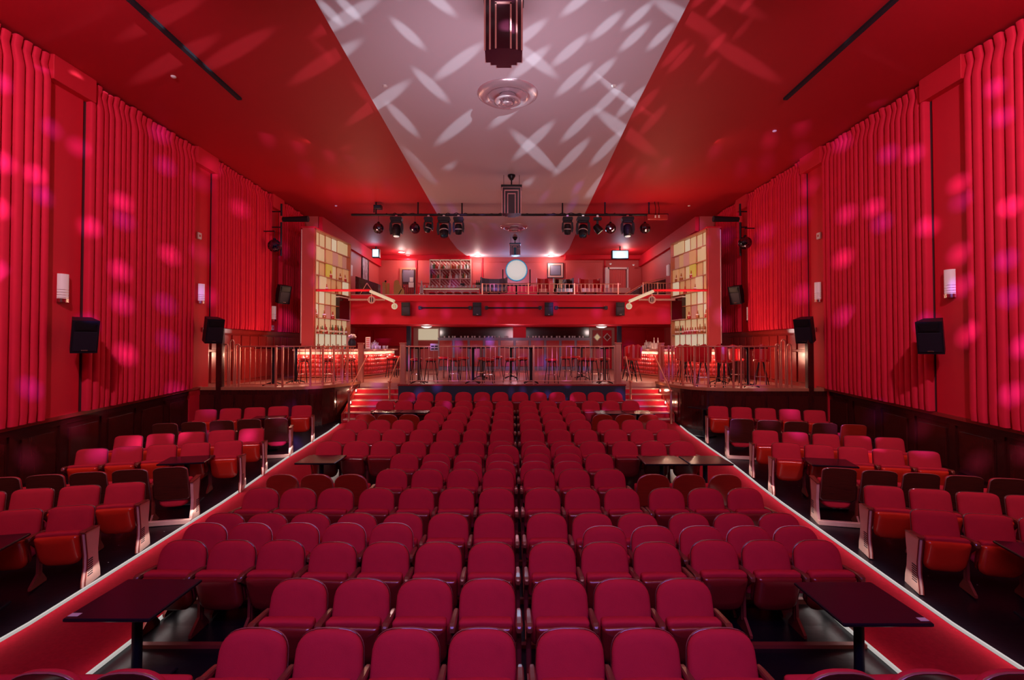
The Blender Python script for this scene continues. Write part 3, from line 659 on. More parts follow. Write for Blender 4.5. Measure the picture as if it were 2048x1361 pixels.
def bottle(p, kind, col, label, group, sc=1.0, lab=True):
    o = obj('bottle', bottle_proto(kind, col), None, loc=p); o.scale = (sc, sc, sc); tag(o, label, 'bottle', group)
    if lab: obj('bottle_label', bmesh_cache[('l', kind)], None, o)
    return o
GC = ['glassw', 'glassg', 'glassa', 'glassr']
gl_mesh = MB().lathe([(.03,0),(.034,.005),(.04,.12),(.037,.12),(.0,.02)], 8).mesh('glass'); gl_mesh.materials.append(M['glassw'])

# ------------------------------------------------------------------ back bar towers with lit cells
def tower(s):
    side = 'left' if s < 0 else 'right'
    A = Vector((s*7.03, 18.5, 0)); B = Vector((s*6.65, 21.2, 0))
    if s > 0: A = Vector((6.93, 18.5, 0)); B = Vector((6.50, 21.2, 0))
    d = (B-A).normalized(); L = (B-A).length; nrm = Vector((d.y, -d.x, 0))*(-s) # towards hall centre
    t = thing('bottle_shelf_tower', 'tall backlit shelf tower of lit cells behind the %s bar' % side, 'shelf', (A.x, A.y, PZ))
    def P(u, v, z): # u along, v out of the face
        q = d*u+nrm*v; return Vector((q.x, q.y, z-PZ))
    def quadbox(m, u0, u1, v0, v1, z0, z1):
        c = [P(u0,v0,z0),P(u1,v0,z0),P(u1,v1,z0),P(u0,v1,z0),P(u0,v0,z1),P(u1,v0,z1),P(u1,v1,z1),P(u0,v1,z1)]
        return m.add(c, [(0,3,2,1),(4,5,6,7),(0,1,5,4),(1,2,6,5),(2,3,7,6),(3,0,4,7)])
    top = CH+4.15
    obj('body', quadbox(MB(), 0, L, -.5, -.30, PZ, top+.1), 'stagewood', t, fix=True)
    m = MB(); quadbox(m, -.04, 0, -.30, .03, PZ, top+.05); quadbox(m, L, L+.04, -.30, .03, PZ, top+.05); quadbox(m, -.04, L+.04, -.30, .03, top, top+.05); obj('frame', m, 'frame', t, fix=True)
    rows = [PZ+.9, 3.36, 3.93, 4.45, 4.93, 5.48, 6.0, 6.53, top]; nc = 6; rnd = random.Random(11)
    gl = ['glow','glow','glow2','glow5','glow','glow3','glow2']
    for r in range(8):
        z0, z1 = rows[r], rows[r+1]
        quad = MB(); quadbox(quad, 0, L, -.29, 0, z0-.012, z0+.012); obj('shelf', quad, 'frame', t, fix=True)
        for c in range(nc):
            if r in (2, 3) and c >= (3 if False else 4) : continue
            g = rnd.choice(gl)
            if r <= 1: g = 'glow2' if r == 0 else 'glow'
            if c == 2 and r in (5, 6): g = 'glow4'
            if r >= 4 and rnd.random() < .35: g = rnd.choice(['glow3', 'glow5'])
            if r == 7: g = rnd.choice(['glow', 'glow', 'glow2'])
            u0, u1 = L*c/nc+.012, L*(c+1)/nc-.012; dep = rnd.choice((-.14, -.12, -.10, -.05)) if r > 3 else -.13
            obj('panel', quadbox(MB(), u0, u1, -.30, dep, z0+.014, z1-.014), g, t, fix=True)
    m = MB()
    for c in range(1, nc):
        z0 = rows[0]; 
        quadbox(m, L*c/nc-.006, L*c/nc+.006, -.29, -.10, rows[0], top) if c < 4 else (quadbox(m, L*c/nc-.006, L*c/nc+.006, -.29, -.10, rows[0], rows[2]), quadbox(m, L*c/nc-.006, L*c/nc+.006, -.29, -.10, rows[4], top))
    obj('divider', m, 'frame', t, fix=True)
    # television
    tv = thing('television', 'dark television set into the %s lit shelf tower' % side, 'television', (A.x, A.y, rows[2]))
    def shift(o): o.location = (0, 0, PZ-rows[2]); return o
    shift(obj('screen', quadbox(MB(), L*4/nc+.02, L-.02, -.12, .01, rows[2]+.03, rows[4]-.10), 'screen', tv, fix=True))
    shift(obj('bezel', quadbox(quadbox(MB(), L*4/nc, L, -.14, .02, rows[2]+.012, rows[2]+.04), L*4/nc, L, -.14, .02, rows[4]-.11, rows[4]-.06), 'white', tv, fix=True))
    # end face lit rose, returns to the wall
    X = xw(s); lo, hi = sorted((A.x-s*0-(-s)*0, A.x+s*.44)); struct('tower_pier', MB().box((lo+(.02 if s > 0 else 0), 18.40, PZ), (hi-(.02 if s < 0 else 0), 18.475, top+.06)), 'pinkwall')
    struct('tower_cornice', MB().box((min(A.x, A.x+s*.5), 18.42, top+.06), (max(A.x, A.x+s*.5), 21.3, top+.12)), 'redwall')
    # strip of string lights on the pier edge
    m = MB().cyl((A.x+s*.46, 18.40, CH+.1), (A.x+s*.46, 18.40, top), .018, n=6); o = obj('light_tube', m, 'rim'); tag(o, 'slim pale tube running up the outer edge of the %s tower pier' % side, 'tube')
    def W(u, v, z): q = P(u, v, z); return (A.x+q.x, A.y+q.y, z)
    rnd = random.Random(21+s)
    for r, n in ((0, 20), (1, 13)):
        for i in range(n):
            u = .2+(L-.35)*(i+.5)/n+rnd.uniform(-.03,.03)
            bottle(W(u, -.06+rnd.uniform(-.04,.04), rows[r]+.013), rnd.choice(list(BP)), rnd.choice(GC[1:]+['glassa', 'glassr']), 'bottle on the %s shelf of the %s lit tower, %s from near edge' % (['bottom', 'second lowest'][r], side, ORD[i]), 'bottles on the %s shelf, %s tower' % (['bottom', 'second lowest'][r], side), 1.15)
    for bi, (r, u) in enumerate(((2,.15),(2,.75),(2,1.4),(4,.9),(5,1.2),(5,2.0),(5,2.4),(4,1.7))):
        bottle(W(u, -.05, rows[r]+.013), 'flask', rnd.choice(['glassr', 'glassa']), 'single bottle %s, %s shelf from the top, %s lit tower' % (['at the near edge', 'left of middle', 'in the middle', 'just past the near half', 'in the middle', 'past the middle', 'near the far edge', 'beyond the middle'][bi], ORD[8-r-1], side), 'single bottles high on the %s tower' % side, 1.3)
    return t
tower(-1); tower(1)

# ------------------------------------------------------------------ tufted bars
def bar(s):
    side = 'left' if s < 0 else 'right'
    pts = [(-7.45,17.8),(-6.5,17.8),(-5.95,17.95),(-5.5,18.3),(-5.2,18.9),(-5.05,19.8),(-4.9,21.5)]
    if s > 0: pts = [(7.35,17.8),(6.4,17.8),(5.85,17.95),(5.4,18.3),(5.1,18.9),(4.95,19.8),(4.8,21.5)]
    out = -1 if s < 0 else 1
    t = thing('bar_counter', 'red tufted %s bar counter with a lit strip under its pale top' % side, 'bar', (0, 0, PZ))
    obj('body', along(pts, MB(), -.35, .33, 0, 1.02, out), 'stagewood', t, fix=True)
    obj('worktop', along(pts, MB(), -.55, .72, 1.02, 1.08, out), 'stone', t, fix=True)
    obj('lit_strip', along(pts, MB(), -.01, .03, .90, .985, out), 'glow2', t, fix=True)
    obj('foot_rail', along(pts, MB(), .10, .03, .14, .17, out), 'brass', t, fix=True)
    obj('plinth', along(pts, MB(), -.02, .05, 0, .1, out), 'brass', t, fix=True)
    # tufted pads as true domes
    P = [Vector((a, b, 0)) for a, b in pts]; L = [0]
    for a, b in zip(P, P[1:]): L.append(L[-1]+(b-a).length)
    def at(dd):
        for i in range(len(P)-1):
            if dd <= L[i+1]+1e-6: return P[i].lerp(P[i+1], (dd-L[i])/(L[i+1]-L[i]))
        return P[-1]
    n = int(L[-1]/.17); m = MB()
    for i in range(n):
        a, b = at(L[-1]*i/n), at(L[-1]*(i+1)/n); d = (b-a).normalized(); nr = Vector((-d.y, d.x, 0))*out
        for r in range(5):
            z0, z1 = .12+r*.155, .12+(r+1)*.155; zm = (z0+z1)/2; mid = (a+b)/2
            c = [a+Vector((0,0,z0)), b+Vector((0,0,z0)), b+Vector((0,0,z1)), a+Vector((0,0,z1))]
            c2 = [v.lerp(mid+Vector((0,0,zm)), .35)+nr*.045 for v in c]; top_ = mid+Vector((0,0,zm))+nr*.062
            vs = c+c2+[top_]; f = [(0,1,5,4),(1,2,6,5),(2,3,7,6),(3,0,4,7),(4,5,8),(5,6,8),(6,7,8),(7,4,8)]
            m.add(vs, f, True)
    obj('tufted_front', m, 'pad', t, stuff=True, fix=True)
    for k, dd in enumerate((.4, 1.2, 2.0, 2.8, 3.8, 4.8)):
        p = at(min(dd, L[-1]-.1)); q = at(min(dd+.05, L[-1])); d = (q-p).normalized(); nr = Vector((-d.y, d.x, 0))*out
        light('POINT', 'under_counter_lamp', tuple(p+nr*.20+Vector((0,0,PZ+.88))), 75, (1, .60, .42), shadow_soft_size=.04)
    # clutter on the counter
    rnd = random.Random(31+s)
    for i in range(16):
        dd = L[-1]*(.62+.36*i/16); p = at(dd); q = at(min(dd+.05, L[-1])); d = (q-p).normalized(); nr = Vector((-d.y, d.x, 0))*out
        o = obj('drinking_glass', gl_mesh, None, loc=tuple(p-nr*(.12+rnd.random()*.3)+Vector((0,0,PZ+1.081)))); tag(o, 'clear drinking glass on the %s bar top, %s from its curved near part' % (side, ORD[i]), 'glass', 'glasses on the %s bar' % side)
    for i in range(7):
        dd = L[-1]*.66+i*.17; p = at(dd); q = at(min(dd+.05, L[-1])); d = (q-p).normalized(); nr = Vector((-d.y, d.x, 0))*out
        bottle(tuple(p-nr*.4+Vector((0,0,PZ+1.081))), rnd.choice(list(BP)), rnd.choice(['glassw', 'label', 'glassw', 'glassa']), 'pale bottle at the back of the %s bar top, %s from its near part' % (side, ORD[i]), 'bottles on the %s bar top' % side, 1.1, False)
    return t
bar(-1); bar(1)
p = U(704, 696, 18.6); t = thing('flower_vase', 'dark vase of pale flowers on the left bar', 'vase', (p.x, p.y, PZ+1.081))
obj('vase', MB().lathe([(.08,0),(.13,.1),(.14,.25),(.09,.34),(.10,.36),(0,.34)], 14), 'navy', t)
m = MB()
for i in range(14):
    a = i*2.4; r = .03+.10*(i % 4)/3; m.lathe([(0,-.045),(.045,-.015),(.05,.02),(.02,.05),(0,.05)], 6, (r*math.cos(a), r*math.sin(a), .42+.03*(i % 3)))
obj('flowers', m, 'white', t, stuff=True)
p = U(736, 696, 19.4); t = thing('drinks_menu_stand', 'white upright menu stand on the left bar', 'stand', (p.x, p.y, PZ+1.081))
obj('board', MB().bbox((-.09,-.02,0),(.09,.02,.44), .005), 'white', t)
for k in range(5): obj('text_line', MB().box((-.06,-.026,.08+k*.07),(.06,-.019,.11+k*.07)), 'pinkwall', t)
p = U(1312, 697, 18.6); t = thing('ice_bucket', 'white ice bucket with bottles on the right bar', 'bucket', (p.x, p.y, PZ+1.081))
obj('bucket', MB().lathe([(.10,0),(.14,.02),(.16,.2),(.17,.21),(.15,.2),(0,.1)], 16), 'white', t)
for k in (-1, 1): obj('neck', MB().lathe([(.03,.1),(.03,.26),(.012,.33),(.012,.40),(0,.40)], 8, (k*.07,0,0)), 'white', t)

# ------------------------------------------------------------------ bar stools, chairs and high tables
def make_stool(label):
    t = thing('bar_stool', label, 'stool')
    obj('seat', MB().lathe([(.0,.70),(.15,.70),(.19,.72),(.20,.755),(.18,.785),(.10,.795),(0,.795)], 18), 'redseat', t)
    obj('seat_base', MB().lathe([(.16,.675),(.17,.70),(.0,.70)], 14), 'black', t)
    for i in range(4):
        a = PI/4+i*PI/2; c, s_ = math.cos(a), math.sin(a)
        obj('leg', MB().tube([(c*.10,s_*.10,.69),(c*.15,s_*.15,.64),(c*.24,s_*.24,0)], .013, 6), 'black', t)
    r = .195; obj('footrest', MB().tube([(r*math.cos(PI/4+i*PI/2), r*math.sin(PI/4+i*PI/2), .27) for i in range(5)], .010, 6), 'chrome', t)
    return t
def make_table(label, h=1.05, w_=.60, round_=False, name='high_table'):
    t = thing(name, label, 'table')
    if round_: obj('tabletop', MB().lathe([(.0,h-.03),(w_/2,h-.03),(w_/2,h),(0,h)], 24, smooth=False), 'blackgloss', t)
    else: obj('tabletop', MB().bbox((-w_/2,-w_/2,h-.03),(w_/2,w_/2,h), .006), 'blackgloss', t)
    obj('column', MB().cyl((0,0,.05), (0,0,h-.03), .045, n=12), 'black', t)
    obj('top_plate', MB().box((-.12,-.12,h-.045), (.12,.12,h-.03)), 'black', t)
    for i in range(4):
        a = i*PI/2+PI/4; c, s_ = math.cos(a), math.sin(a)
        obj('foot', MB().tube([(0,0,.10),(c*.14,s_*.14,.07),(c*.31,s_*.31,.015)], .018, 6), 'black', t)
    return t
def make_highchair(label):
    t = thing('bar_chair', label, 'chair')
    obj('seat', MB().lathe([(.0,.70),(.18,.70),(.22,.72),(.22,.76),(.18,.78),(0,.78)], 16), 'redseat', t)
    N = 7; rings = []
    for k in range(N):
        a = -PI*.36+PI*.72*k/(N-1); c, s_ = math.sin(a), math.cos(a)
        ht = 1.24-.10*abs(k-3)/3
        rings.append([(c*.20, s_*.20, .74), (c*.245, s_*.245, .74), (c*.26, s_*.28, ht), (c*.22, s_*.24, ht)])
    obj('backrest', MB().loft(rings, smooth=False), 'redseat', t, fix=True)
    for i in range(4):
        a = PI/4+i*PI/2; c, s_ = math.cos(a), math.sin(a)
        obj('leg', MB().tube([(c*.08,s_*.08,.70),(c*.26,s_*.26,0)], .015, 6), 'black', t)
    r = .20; obj('footrest', MB().tube([(r*math.cos(PI/4+i*PI/2), r*math.sin(PI/4+i*PI/2), .26) for i in range(5)], .010, 6), 'chrome', t)
    return t
def on_platform(px, Y): p = U(px, 700, Y); return (p.x, Y, PZ+.001)
stools = [(833,17.0),(862,16.9),(887,19.2),(909,17.3),(927,18.8),(966,18.0),(977,16.6),(995,20.2),(1021,17.0),(1045,18.2),(1103,16.5),(1131,19.7),(1150,20.6),(1166,17.5),(1184,17.1),(1208,17.4)]
near = ['by the left end of the railing', 'second along behind the centre railing']
st0 = None
for i, (px, Y) in enumerate(stools):
    lab = 'backless red bar stool on the centre platform, %s from its left end' % ORD[i]
    if st0 is None: st0 = make_stool(lab); st0['group'] = 'backless stools on the centre platform'; st0.location = on_platform(px, Y)
    else: dup(st0, on_platform(px, Y), i*.5, lab, 'backless stools on the centre platform')
for i, (px, Y) in enumerate(((608,16.9),(658,16.9),(700,17.4),(783,19.6),(795,20.6))):
    dup(st0, on_platform(px, Y), i*.7, 'backless red bar stool at the tufted left bar, %s from the wall' % ORD[i], 'stools at the left bar')
tb0 = None
for i, (px, Y, kk) in enumerate(((838,16.5,'c'),(946,16.5,'c'),(1062,16.5,'c'),(1209,16.5,'c'),(962,19,'b'),(1022,19,'b'),(1163,19,'b'),(547,15.6,'l'),(592,16.6,'l'),(1496,15.0,'r'),(1437,16.5,'r'))):
    lab = {'c': 'black high table close behind the centre railing, %s from its left end' % ORD[i % 4], 'b': 'black high table deep on the centre platform, %s from the left' % ORD[(i-4) % 3], 'l': 'black high table on the left platform, %s from its railing end' % ORD[(i-7) % 2], 'r': 'black high table on the right platform, %s from its railing end' % ORD[(i-9) % 2]}[kk]
    if tb0 is None: tb0 = make_table(lab, 1.14, .78); tb0.location = on_platform(px, Y); tb0['group'] = 'high tables on the rear platform'
    else: dup(tb0, on_platform(px, Y), 0, lab, 'high tables on the rear platform')
hc0 = None
for i, (px, Y, rz, kk) in enumerate(((1259,18.6,-.7,'s'),(1268,17.6,-.7,'s'),(1258,20.0,-.6,'s'),(1376,16.1,2.6,'r'),(1406,15.3,2.9,'r'),(1448,15.0,.3,'r'),(1474,16.9,2.2,'r'),(1522,15.7,-.6,'r'),(1366,17.0,.0,'r'))):
    lab = ('red high-backed bar chair near the head of the right steps, %s of three' % ORD[i]) if kk == 's' else ('red high-backed bar chair on the right platform, %s from its inner end' % ORD[[3,4,5,6,7,8].index(i)])
    if hc0 is None: hc0 = make_highchair(lab); hc0.location = on_platform(px, Y); hc0.rotation_euler = (0,0,rz); hc0['group'] = 'high-backed bar chairs'
    else: dup(hc0, on_platform(px, Y), rz, lab, 'high-backed bar chairs')
# ------------------------------------------------------------------ theatre seats
def outline(w0, w1, z0, z1, rt, rb, n=5, bulge=0):
    """closed outline in x,z: half widths w0 (bottom), w1 (top), corner radii rt (top), rb (bottom)"""
    pts = []
    def arc(cx, cz, rx_, rz_, a0, a1):
        for i in range(n+1):
            a = a0+(a1-a0)*i/n; pts.append((cx+rx_*math.cos(a), cz+rz_*math.sin(a)))
    arc(w1-rt, z1-rt*.75, rt, rt*.75, 0, PI/2); pts.append((0, z1+bulge)); arc(-w1+rt, z1-rt*.75, rt, rt*.75, PI/2, PI)
    arc(-w0+rb, z0+rb, rb, rb, PI, 1.5*PI); pts.append((0, z0-bulge)); arc(w0-rb, z0+rb, rb, rb, 1.5*PI, 2*PI)
    return pts
def slab(ol, layers, curve=0, tilt=0, z0=0, y0=0):
    """layers: (y, scale) from the back to the front"""
    cz = sum(z for _, z in ol)/len(ol); rings = []
    for y, sc in layers:
        rings.append([(x*sc, y0+y+curve*(x*sc)**2+tilt*((cz+(z-cz)*sc)-z0), cz+(z-cz)*sc) for x, z in ol])
    return MB().loft(rings)
def seat_meshes(kind):
    d = {}
    def arch(w0, w1, z0, z1, hc, e, rb=.03):
        pts = []; K = 15
        for i in range(K+1):
            a = PI*i/K; c, q = math.cos(a), math.sin(a)
            pts.append((math.copysign(abs(c)**(2/e), c)*w1, z1-hc+hc*q**(2/e)))
        return pts+[(-w0, z0+rb), (-w0+rb, z0), (w0-rb, z0), (w0, z0+rb)]
    ol = arch(.262, .246, .36, .868, .20, 2.75) if kind == 'round' else arch(.255, .240, .34, .885, .12, 4.6, .045)
    tl = .22; zz = .865  # backs lean so that the top is at y=0
    d['backrest'] = slab(ol, [(-.002,.975),(-.030,.985),(-.050,.96),(-.062,.88),(-.066,.6)], .35, tl, zz)
    d['back_panel'] = slab(ol, [(.012,.93),(.010,.985),(.000,1.0),(-.010,1.0),(-.012,.97)], .35, tl, zz)
    d['rim'] = None
    so = outline(.215, .225, .235, .66, .035, .12, bulge=.004)
    ts = -.32
    d['seat'] = slab(so, [(.045,.55),(.042,.85),(.025,.96),(-.045,.985),(-.070,.96),(-.078,.9)], -.1, ts, .66, -.255)
    so2 = outline(.215, .222, .235, .618, .03, .12, bulge=.004)
    d['seat_panel'] = slab(so2, [(-.030,1.0),(-.075,1.0),(-.100,.95),(-.118,.82),(-.126,.5)], -.3, ts, .66, -.255)
    arm = MB(); rings = []
    for y, w_, z in ((-.02,.018,.60),(-.06,.024,.605),(-.20,.026,.618),(-.31,.030,.625),(-.345,.026,.612),(-.355,.015,.60)):
        rings.append([(-w_,y,z-.018),(w_,y,z-.018),(w_,y,z+.008),(w_*.6,y,z+.016),(-w_*.6,y,z+.016),(-w_,y,z+.008)])
    d['armrest'] = arm.loft(rings, smooth=False)
    std = [(-.02,.59),(-.30,.59),(-.30,.55),(-.19,.46),(-.15,.34),(-.16,.14),(-.30,.03),(-.30,0),(-.0,0),(0,.03),(-.09,.14),(-.09,.34),(-.05,.46)]
    d['standard'] = MB().prism(std, -.014, .014, 'x').box((-.022,-.13,.10), (.022,-.10,.56))
    return d
def mk_mesh(mb, name, m, fix=True):
    me = mb.mesh(name); 
    if fix: fixn(me)
    me.materials.append(M[m]); return me
SEATM = {}
for kind in ('round', 'square'):
    d = seat_meshes(kind)
    SEATM[kind] = dict(backrest=mk_mesh(d['backrest'], 'backrest', 'fabric'), seat=mk_mesh(d['seat'], 'seat', 'fabric'),
                       seat_panel=mk_mesh(d['seat_panel'], 'seat_panel', 'lacquer_shaded' if kind == 'round' else 'lacquer'), armrest=mk_mesh(d['armrest'], 'armrest', 'arm'), standard=mk_mesh(d['standard'], 'standard', 'iron'))
    for k, mt, rm in (('a', 'plywood', 'rimdark'), ('b', 'plywood_lit', 'rimdark'), ('c', 'plywood', 'rim')):
        me = mk_mesh(d['back_panel'], 'back_panel', mt); me.materials.append(M[rm])
        # the cut edge has its own tone; one variant is painted as lit
        for p in me.polygons:
            if abs(p.normal.y) < .55: p.material_index = 1
        SEATM[kind]['back_panel_'+k] = me
# decorative aisle panel
ep = [(-.01,.62),(-.06,.635),(-.20,.64),(-.32,.655),(-.335,.63),(-.315,.52),(-.285,.36),(-.285,.22),(-.325,.07),(-.33,.0),(.02,.0),(.01,.10),(-.03,.22),(-.045,.36),(-.02,.50)]
endm = MB().prism(ep, -.02, .02, 'x').mesh('end_panel'); fixn(endm); endm.materials.append(M['endpanel'])
lm = MB()
for k in range(8):
    z = .11+k*.026
    for s in (-1, 1): lm.box((s*.0215-.002, -.275, z), (s*.0215+.002, -.165, z+.011))
lm = lm.mesh('louvre'); lm.materials.append(M['dark'])
trm = MB()
for s in (-1, 1):
    trm.tube([(s*.02,y,z) for y, z in ep[4:10]], .008, 5)
trm = trm.mesh('bead'); trm.materials.append(M['iron'])
capm = MB()
rings = []
for y, w_, z in ((.0,.02,.622),(-.06,.032,.640),(-.2,.034,.648),(-.33,.036,.662),(-.355,.024,.65)):
    rings.append([(-w_,y,z-.008),(w_,y,z-.008),(w_,y,z+.008),(-w_,y,z+.008)])
capm = fixn(capm.loft(rings, smooth=False).mesh('armrest')); capm.materials.append(M['arm'])
bolt_m = MB().lathe([(.05,0),(.05,.012),(.02,.02),(0,.02)], 8).mesh('foot'); bolt_m.materials.append(M['iron'])
NSEAT = 0
def add_seat(x, y, rz, label, group, kind='round', wood='a', ends='', scale=1.0, arm=-1):
    """ends: '' one standard on the -x side; 'L'/'R' decorated aisle panel there; 'b' plain standard on both"""
    global NSEAT; NSEAT += 1
    t = thing('theatre_seat', label, 'seat', (x, y, fz(y)), rz, group); sm = SEATM[kind]
    t.scale = (1, 1, scale)
    def ch(n, me, loc=None):
        o = bpy.data.objects.new(n, me); COL.objects.link(o); o.parent = t
        if loc: o.location = loc
        return o
    ch('backrest', sm['backrest']); ch('back_panel', sm['back_panel_'+wood]); ch('seat', sm['seat']); ch('seat_panel', sm['seat_panel'])
    for sd, c in ((-1, 'L'), (1, 'R')):
        if c in ends:
            e = ch('end_panel', endm, (sd*.285, -.02, 0)); 
            for n, me in (('louvre', lm), ('bead', trm)):
                g = bpy.data.objects.new(n, me); COL.objects.link(g); g.parent = e
            ch('armrest', capm, (sd*.285, -.02, 0))
        elif sd == arm or 'b' in ends:
            ch('armrest', sm['armrest'], (sd*.272, 0, 0)); ch('standard', sm['standard'], (sd*.272, 0, 0))
    return t
ml = [-.218-.545*k for k in range(4)]; mr_ = [.41+.54*k for k in range(3)]
wlx = [-2.41-.51*k for k in range(3)]; wrx = [2.10+.535*k for k in range(3)]
G = 'centre block theatre seats'
def crow(Y, ordn, side_main=True, wings=None, away=False, dyw=0):
    rn = '%s full row from the stage' % ORD[ordn]
    if side_main:
        for k, x in enumerate(ml): add_seat(x, Y, 0, 'red padded folding seat, %s left of the centre gap, %s' % (ORD[k], rn), G, ends='b' if k == 0 else '')
        for k, x in enumerate(mr_): add_seat(x, Y, 0, 'red padded folding seat, %s right of the centre gap, %s' % (ORD[k], rn), G, ends='b' if k == 2 else '')
    if wings is not None:
        for k, x in enumerate(wlx): add_seat(x, wings, PI if away else 0, ('turned folding seat showing its wooden back, %s outward in the left wing, row %s' if away else 'red padded folding seat, %s outward in the left wing, row %s') % (ORD[k], ORD[ordn]), G, wood='b' if away else 'a', ends='b' if k == 0 else '')
        for k, x in enumerate(wrx): add_seat(x, wings, PI if away else 0, ('turned folding seat showing its wooden back, %s outward in the right wing, row %s' if away else 'red padded folding seat, %s outward in the right wing, row %s') % (ORD[k], ORD[ordn]), G, wood='b' if away else 'a', ends='b' if k == 2 else '')
for k, x in enumerate([-2.40,-2.93,-3.46]): add_seat(x, 3.28, PI, 'turned folding seat at the very front, %s outward in the left wing' % ORD[k], G, ends='b' if k == 0 else '')
for k, x in enumerate([2.07,2.60,3.13]): add_seat(x, 3.28, PI, 'turned folding seat at the very front, %s outward in the right wing' % ORD[k], G, ends='b' if k == 2 else '')
crow(3.80, 0); crow(4.60, 1); crow(5.45, 2, wings=5.50); crow(6.26, 3, wings=6.26); crow(7.17, 4, wings=7.17)
crow(8.06, 5, wings=7.78, away=True); crow(9.0, 6); crow(9.8, 7, wings=9.8); crow(10.65, 8, wings=10.65); crow(11.5, 9, wings=11.5)
crow(12.35, 10, wings=12.15, away=True); crow(13.2, 11); crow(14.05, 12, wings=14.05)
for g, xs in enumerate(([-3.07,-2.55,-2.01],[-1.43,-.89,-.36],[.22,.76,1.30],[1.91,2.43,2.97])):
    for k, x in enumerate(xs): add_seat(x, 15.25, 0, 'red padded seat in the last row, %s of the %s trio from the left' % (ORD[k], ORD[g]), G, ends='b' if k == 2 else '')
for k, px in enumerate((421,509.5,602.5,694,787)): add_seat((px-1025)*5.9/F, 5.87, 0, 'pale-rimmed seat between third and fourth rows, left part, %s from the aisle' % ORD[k], G, wood='c', scale=1.04, ends='b' if k == 4 else '')
for k, px in enumerate((1206,1301,1396,1489,1581)): add_seat((px-1025)*5.9/F, 5.87, 0, 'pale-rimmed seat between third and fourth rows, right part, %s from the centre' % ORD[k], G, wood='c', scale=1.0, ends='b' if k == 4 else '')
for k, px in enumerate((870,936,1002,1070,1137)): add_seat((px-1025)*8.56/F, 8.56, 0, 'pale-rimmed seat in the short row of five behind row six, %s from left' % ORD[k], G, wood='c', scale=.98, ends='b' if k == 4 else '')
for k, px in enumerate((1011.5,1074.5,1136)): add_seat((px-1025)*9.4/F, 9.4, 0, 'pale-rimmed seat in the short row of three before row eight, %s from left' % ORD[k], G, wood='c', scale=1.03, ends='b' if k == 2 else '')
def srow(s, x, y, n, deg, away, nm):
    side = 'left' if s < 0 else 'right'; a = math.radians(deg)
    for k in range(n):
        X = x+s*.545*k*math.cos(a); Y = y-.545*k*math.sin(a)
        rz = (-s*a)+(PI if away else 0)
        if s < 0: end = ('L' if away else 'R') if k == 0 else ''
        else: end = ('R' if away else 'L') if k == 0 else ''
        lab = ('turned seat with glossy brown wooden back, %s from the aisle, %s %s row' if away else 'red padded square-topped folding seat, %s from the aisle in the %s %s row') % (ORD[k], side, nm)
        t = add_seat(X, Y, rz, lab, '%s block theatre seats' % side, kind='square', wood='b' if (away and k == n-1 and s > 0) else 'a', ends=end, arm=(-1 if bool(s > 0) == bool(away) else 1))
        if away and k == 0:
            o = obj('base_board', MB().bbox((-.30,-.02,0),(.30,.05,.07), .006), 'endpanel', t)
R7 = ['nearest', 'second', 'third', 'fourth', 'fifth', 'sixth', 'rearmost']
for i, (x, y, n, away) in enumerate(((-5.42,6.45,3,0),(-5.43,7.35,5,0),(-5.30,8.10,6,1),(-5.30,9.75,5,0),(-5.32,10.65,5,0),(-5.26,11.6,5,1),(-5.33,13.2,5,0))): srow(-1, x, y, n, 14, away, R7[i])
for i, (x, y, n, away) in enumerate(((5.06,6.30,3,0),(5.10,7.20,5,0),(5.03,8.05,6,1),(5.02,9.6,5,0),(5.08,10.5,5,0),(5.06,11.5,5,1),(5.16,13.1,5,0))): srow(1, x, y, n, 14, away, R7[i])
# floor rails that carry the seat rows
for (y, a, b) in ((3.75,-2.2,1.8),(4.5,-2.2,1.8),(5.38,-3.65,3.4),(6.2,-3.65,3.4),(7.1,-3.65,3.4),(7.98,-2.2,1.8)):
    o = obj('floor_rail', MB().box((a,y-.34,fz(y)-.02),(b,y-.28,fz(y)+.035)), 'iron'); tag(o, 'low iron floor rail under the seat row at the %s step of the centre block' % ORD[[3.75,4.5,5.38,6.2,7.1,7.98].index(y)], 'rail')

# ------------------------------------------------------------------ low tables among the seats
def low_table(label, x0, x1, y0, y1, h=.745, rz=0, sticker=None):
    cx, cy = (x0+x1)/2, (y0+y1)/2; w_, d = x1-x0, y1-y0
    t = thing('low_table', label, 'table', (cx, cy, fz(cy)), rz, 'black tables among the seats')
    obj('tabletop', MB().bbox((-w_/2,-d/2,h-.03),(w_/2,d/2,h), .008), 'blackgloss', t)
    obj('column', MB().cyl((0,0,.03),(0,0,h-.03), .04, n=14), 'black', t)
    obj('base_plate', MB().bbox((-.22,-.22,0),(.22,.22,.03), .01), 'black', t)
    if sticker: obj('sticker', MB().box((sticker*w_/2-.05*(1 if sticker < 0 else 1)+(.06 if sticker < 0 else -.03),-d/2+.04,h),(sticker*w_/2+(.10 if sticker < 0 else 0)-.01,-d/2+.09,h+.002)), 'paper', t)
low_table('large near black table beside the left aisle with a small white sticker', -3.56, -2.87, 4.15, 4.86, sticker=-1)
low_table('large near black table beside the right aisle with a small white sticker', 2.57, 3.28, 4.08, 4.80, sticker=1)
low_table('single black table with an orange sheen in the middle of the left wing', -3.66, -2.98, 8.75, 9.40)
low_table('black table pair in the middle of the right wing, inner one', 2.22, 2.94, 8.70, 9.36)
low_table('black table pair in the middle of the right wing, aisle one', 2.97, 3.69, 8.70, 9.36)
low_table('far black table pair of the left wing, aisle one', -3.50, -2.81, 12.85, 13.45)
low_table('far black table pair of the left wing, inner one', -2.79, -2.10, 12.85, 13.45)
low_table('far black table pair of the right wing, inner one', 2.08, 2.77, 12.70, 13.35)
low_table('far black table pair of the right wing, aisle one', 2.79, 3.48, 12.70, 13.35)
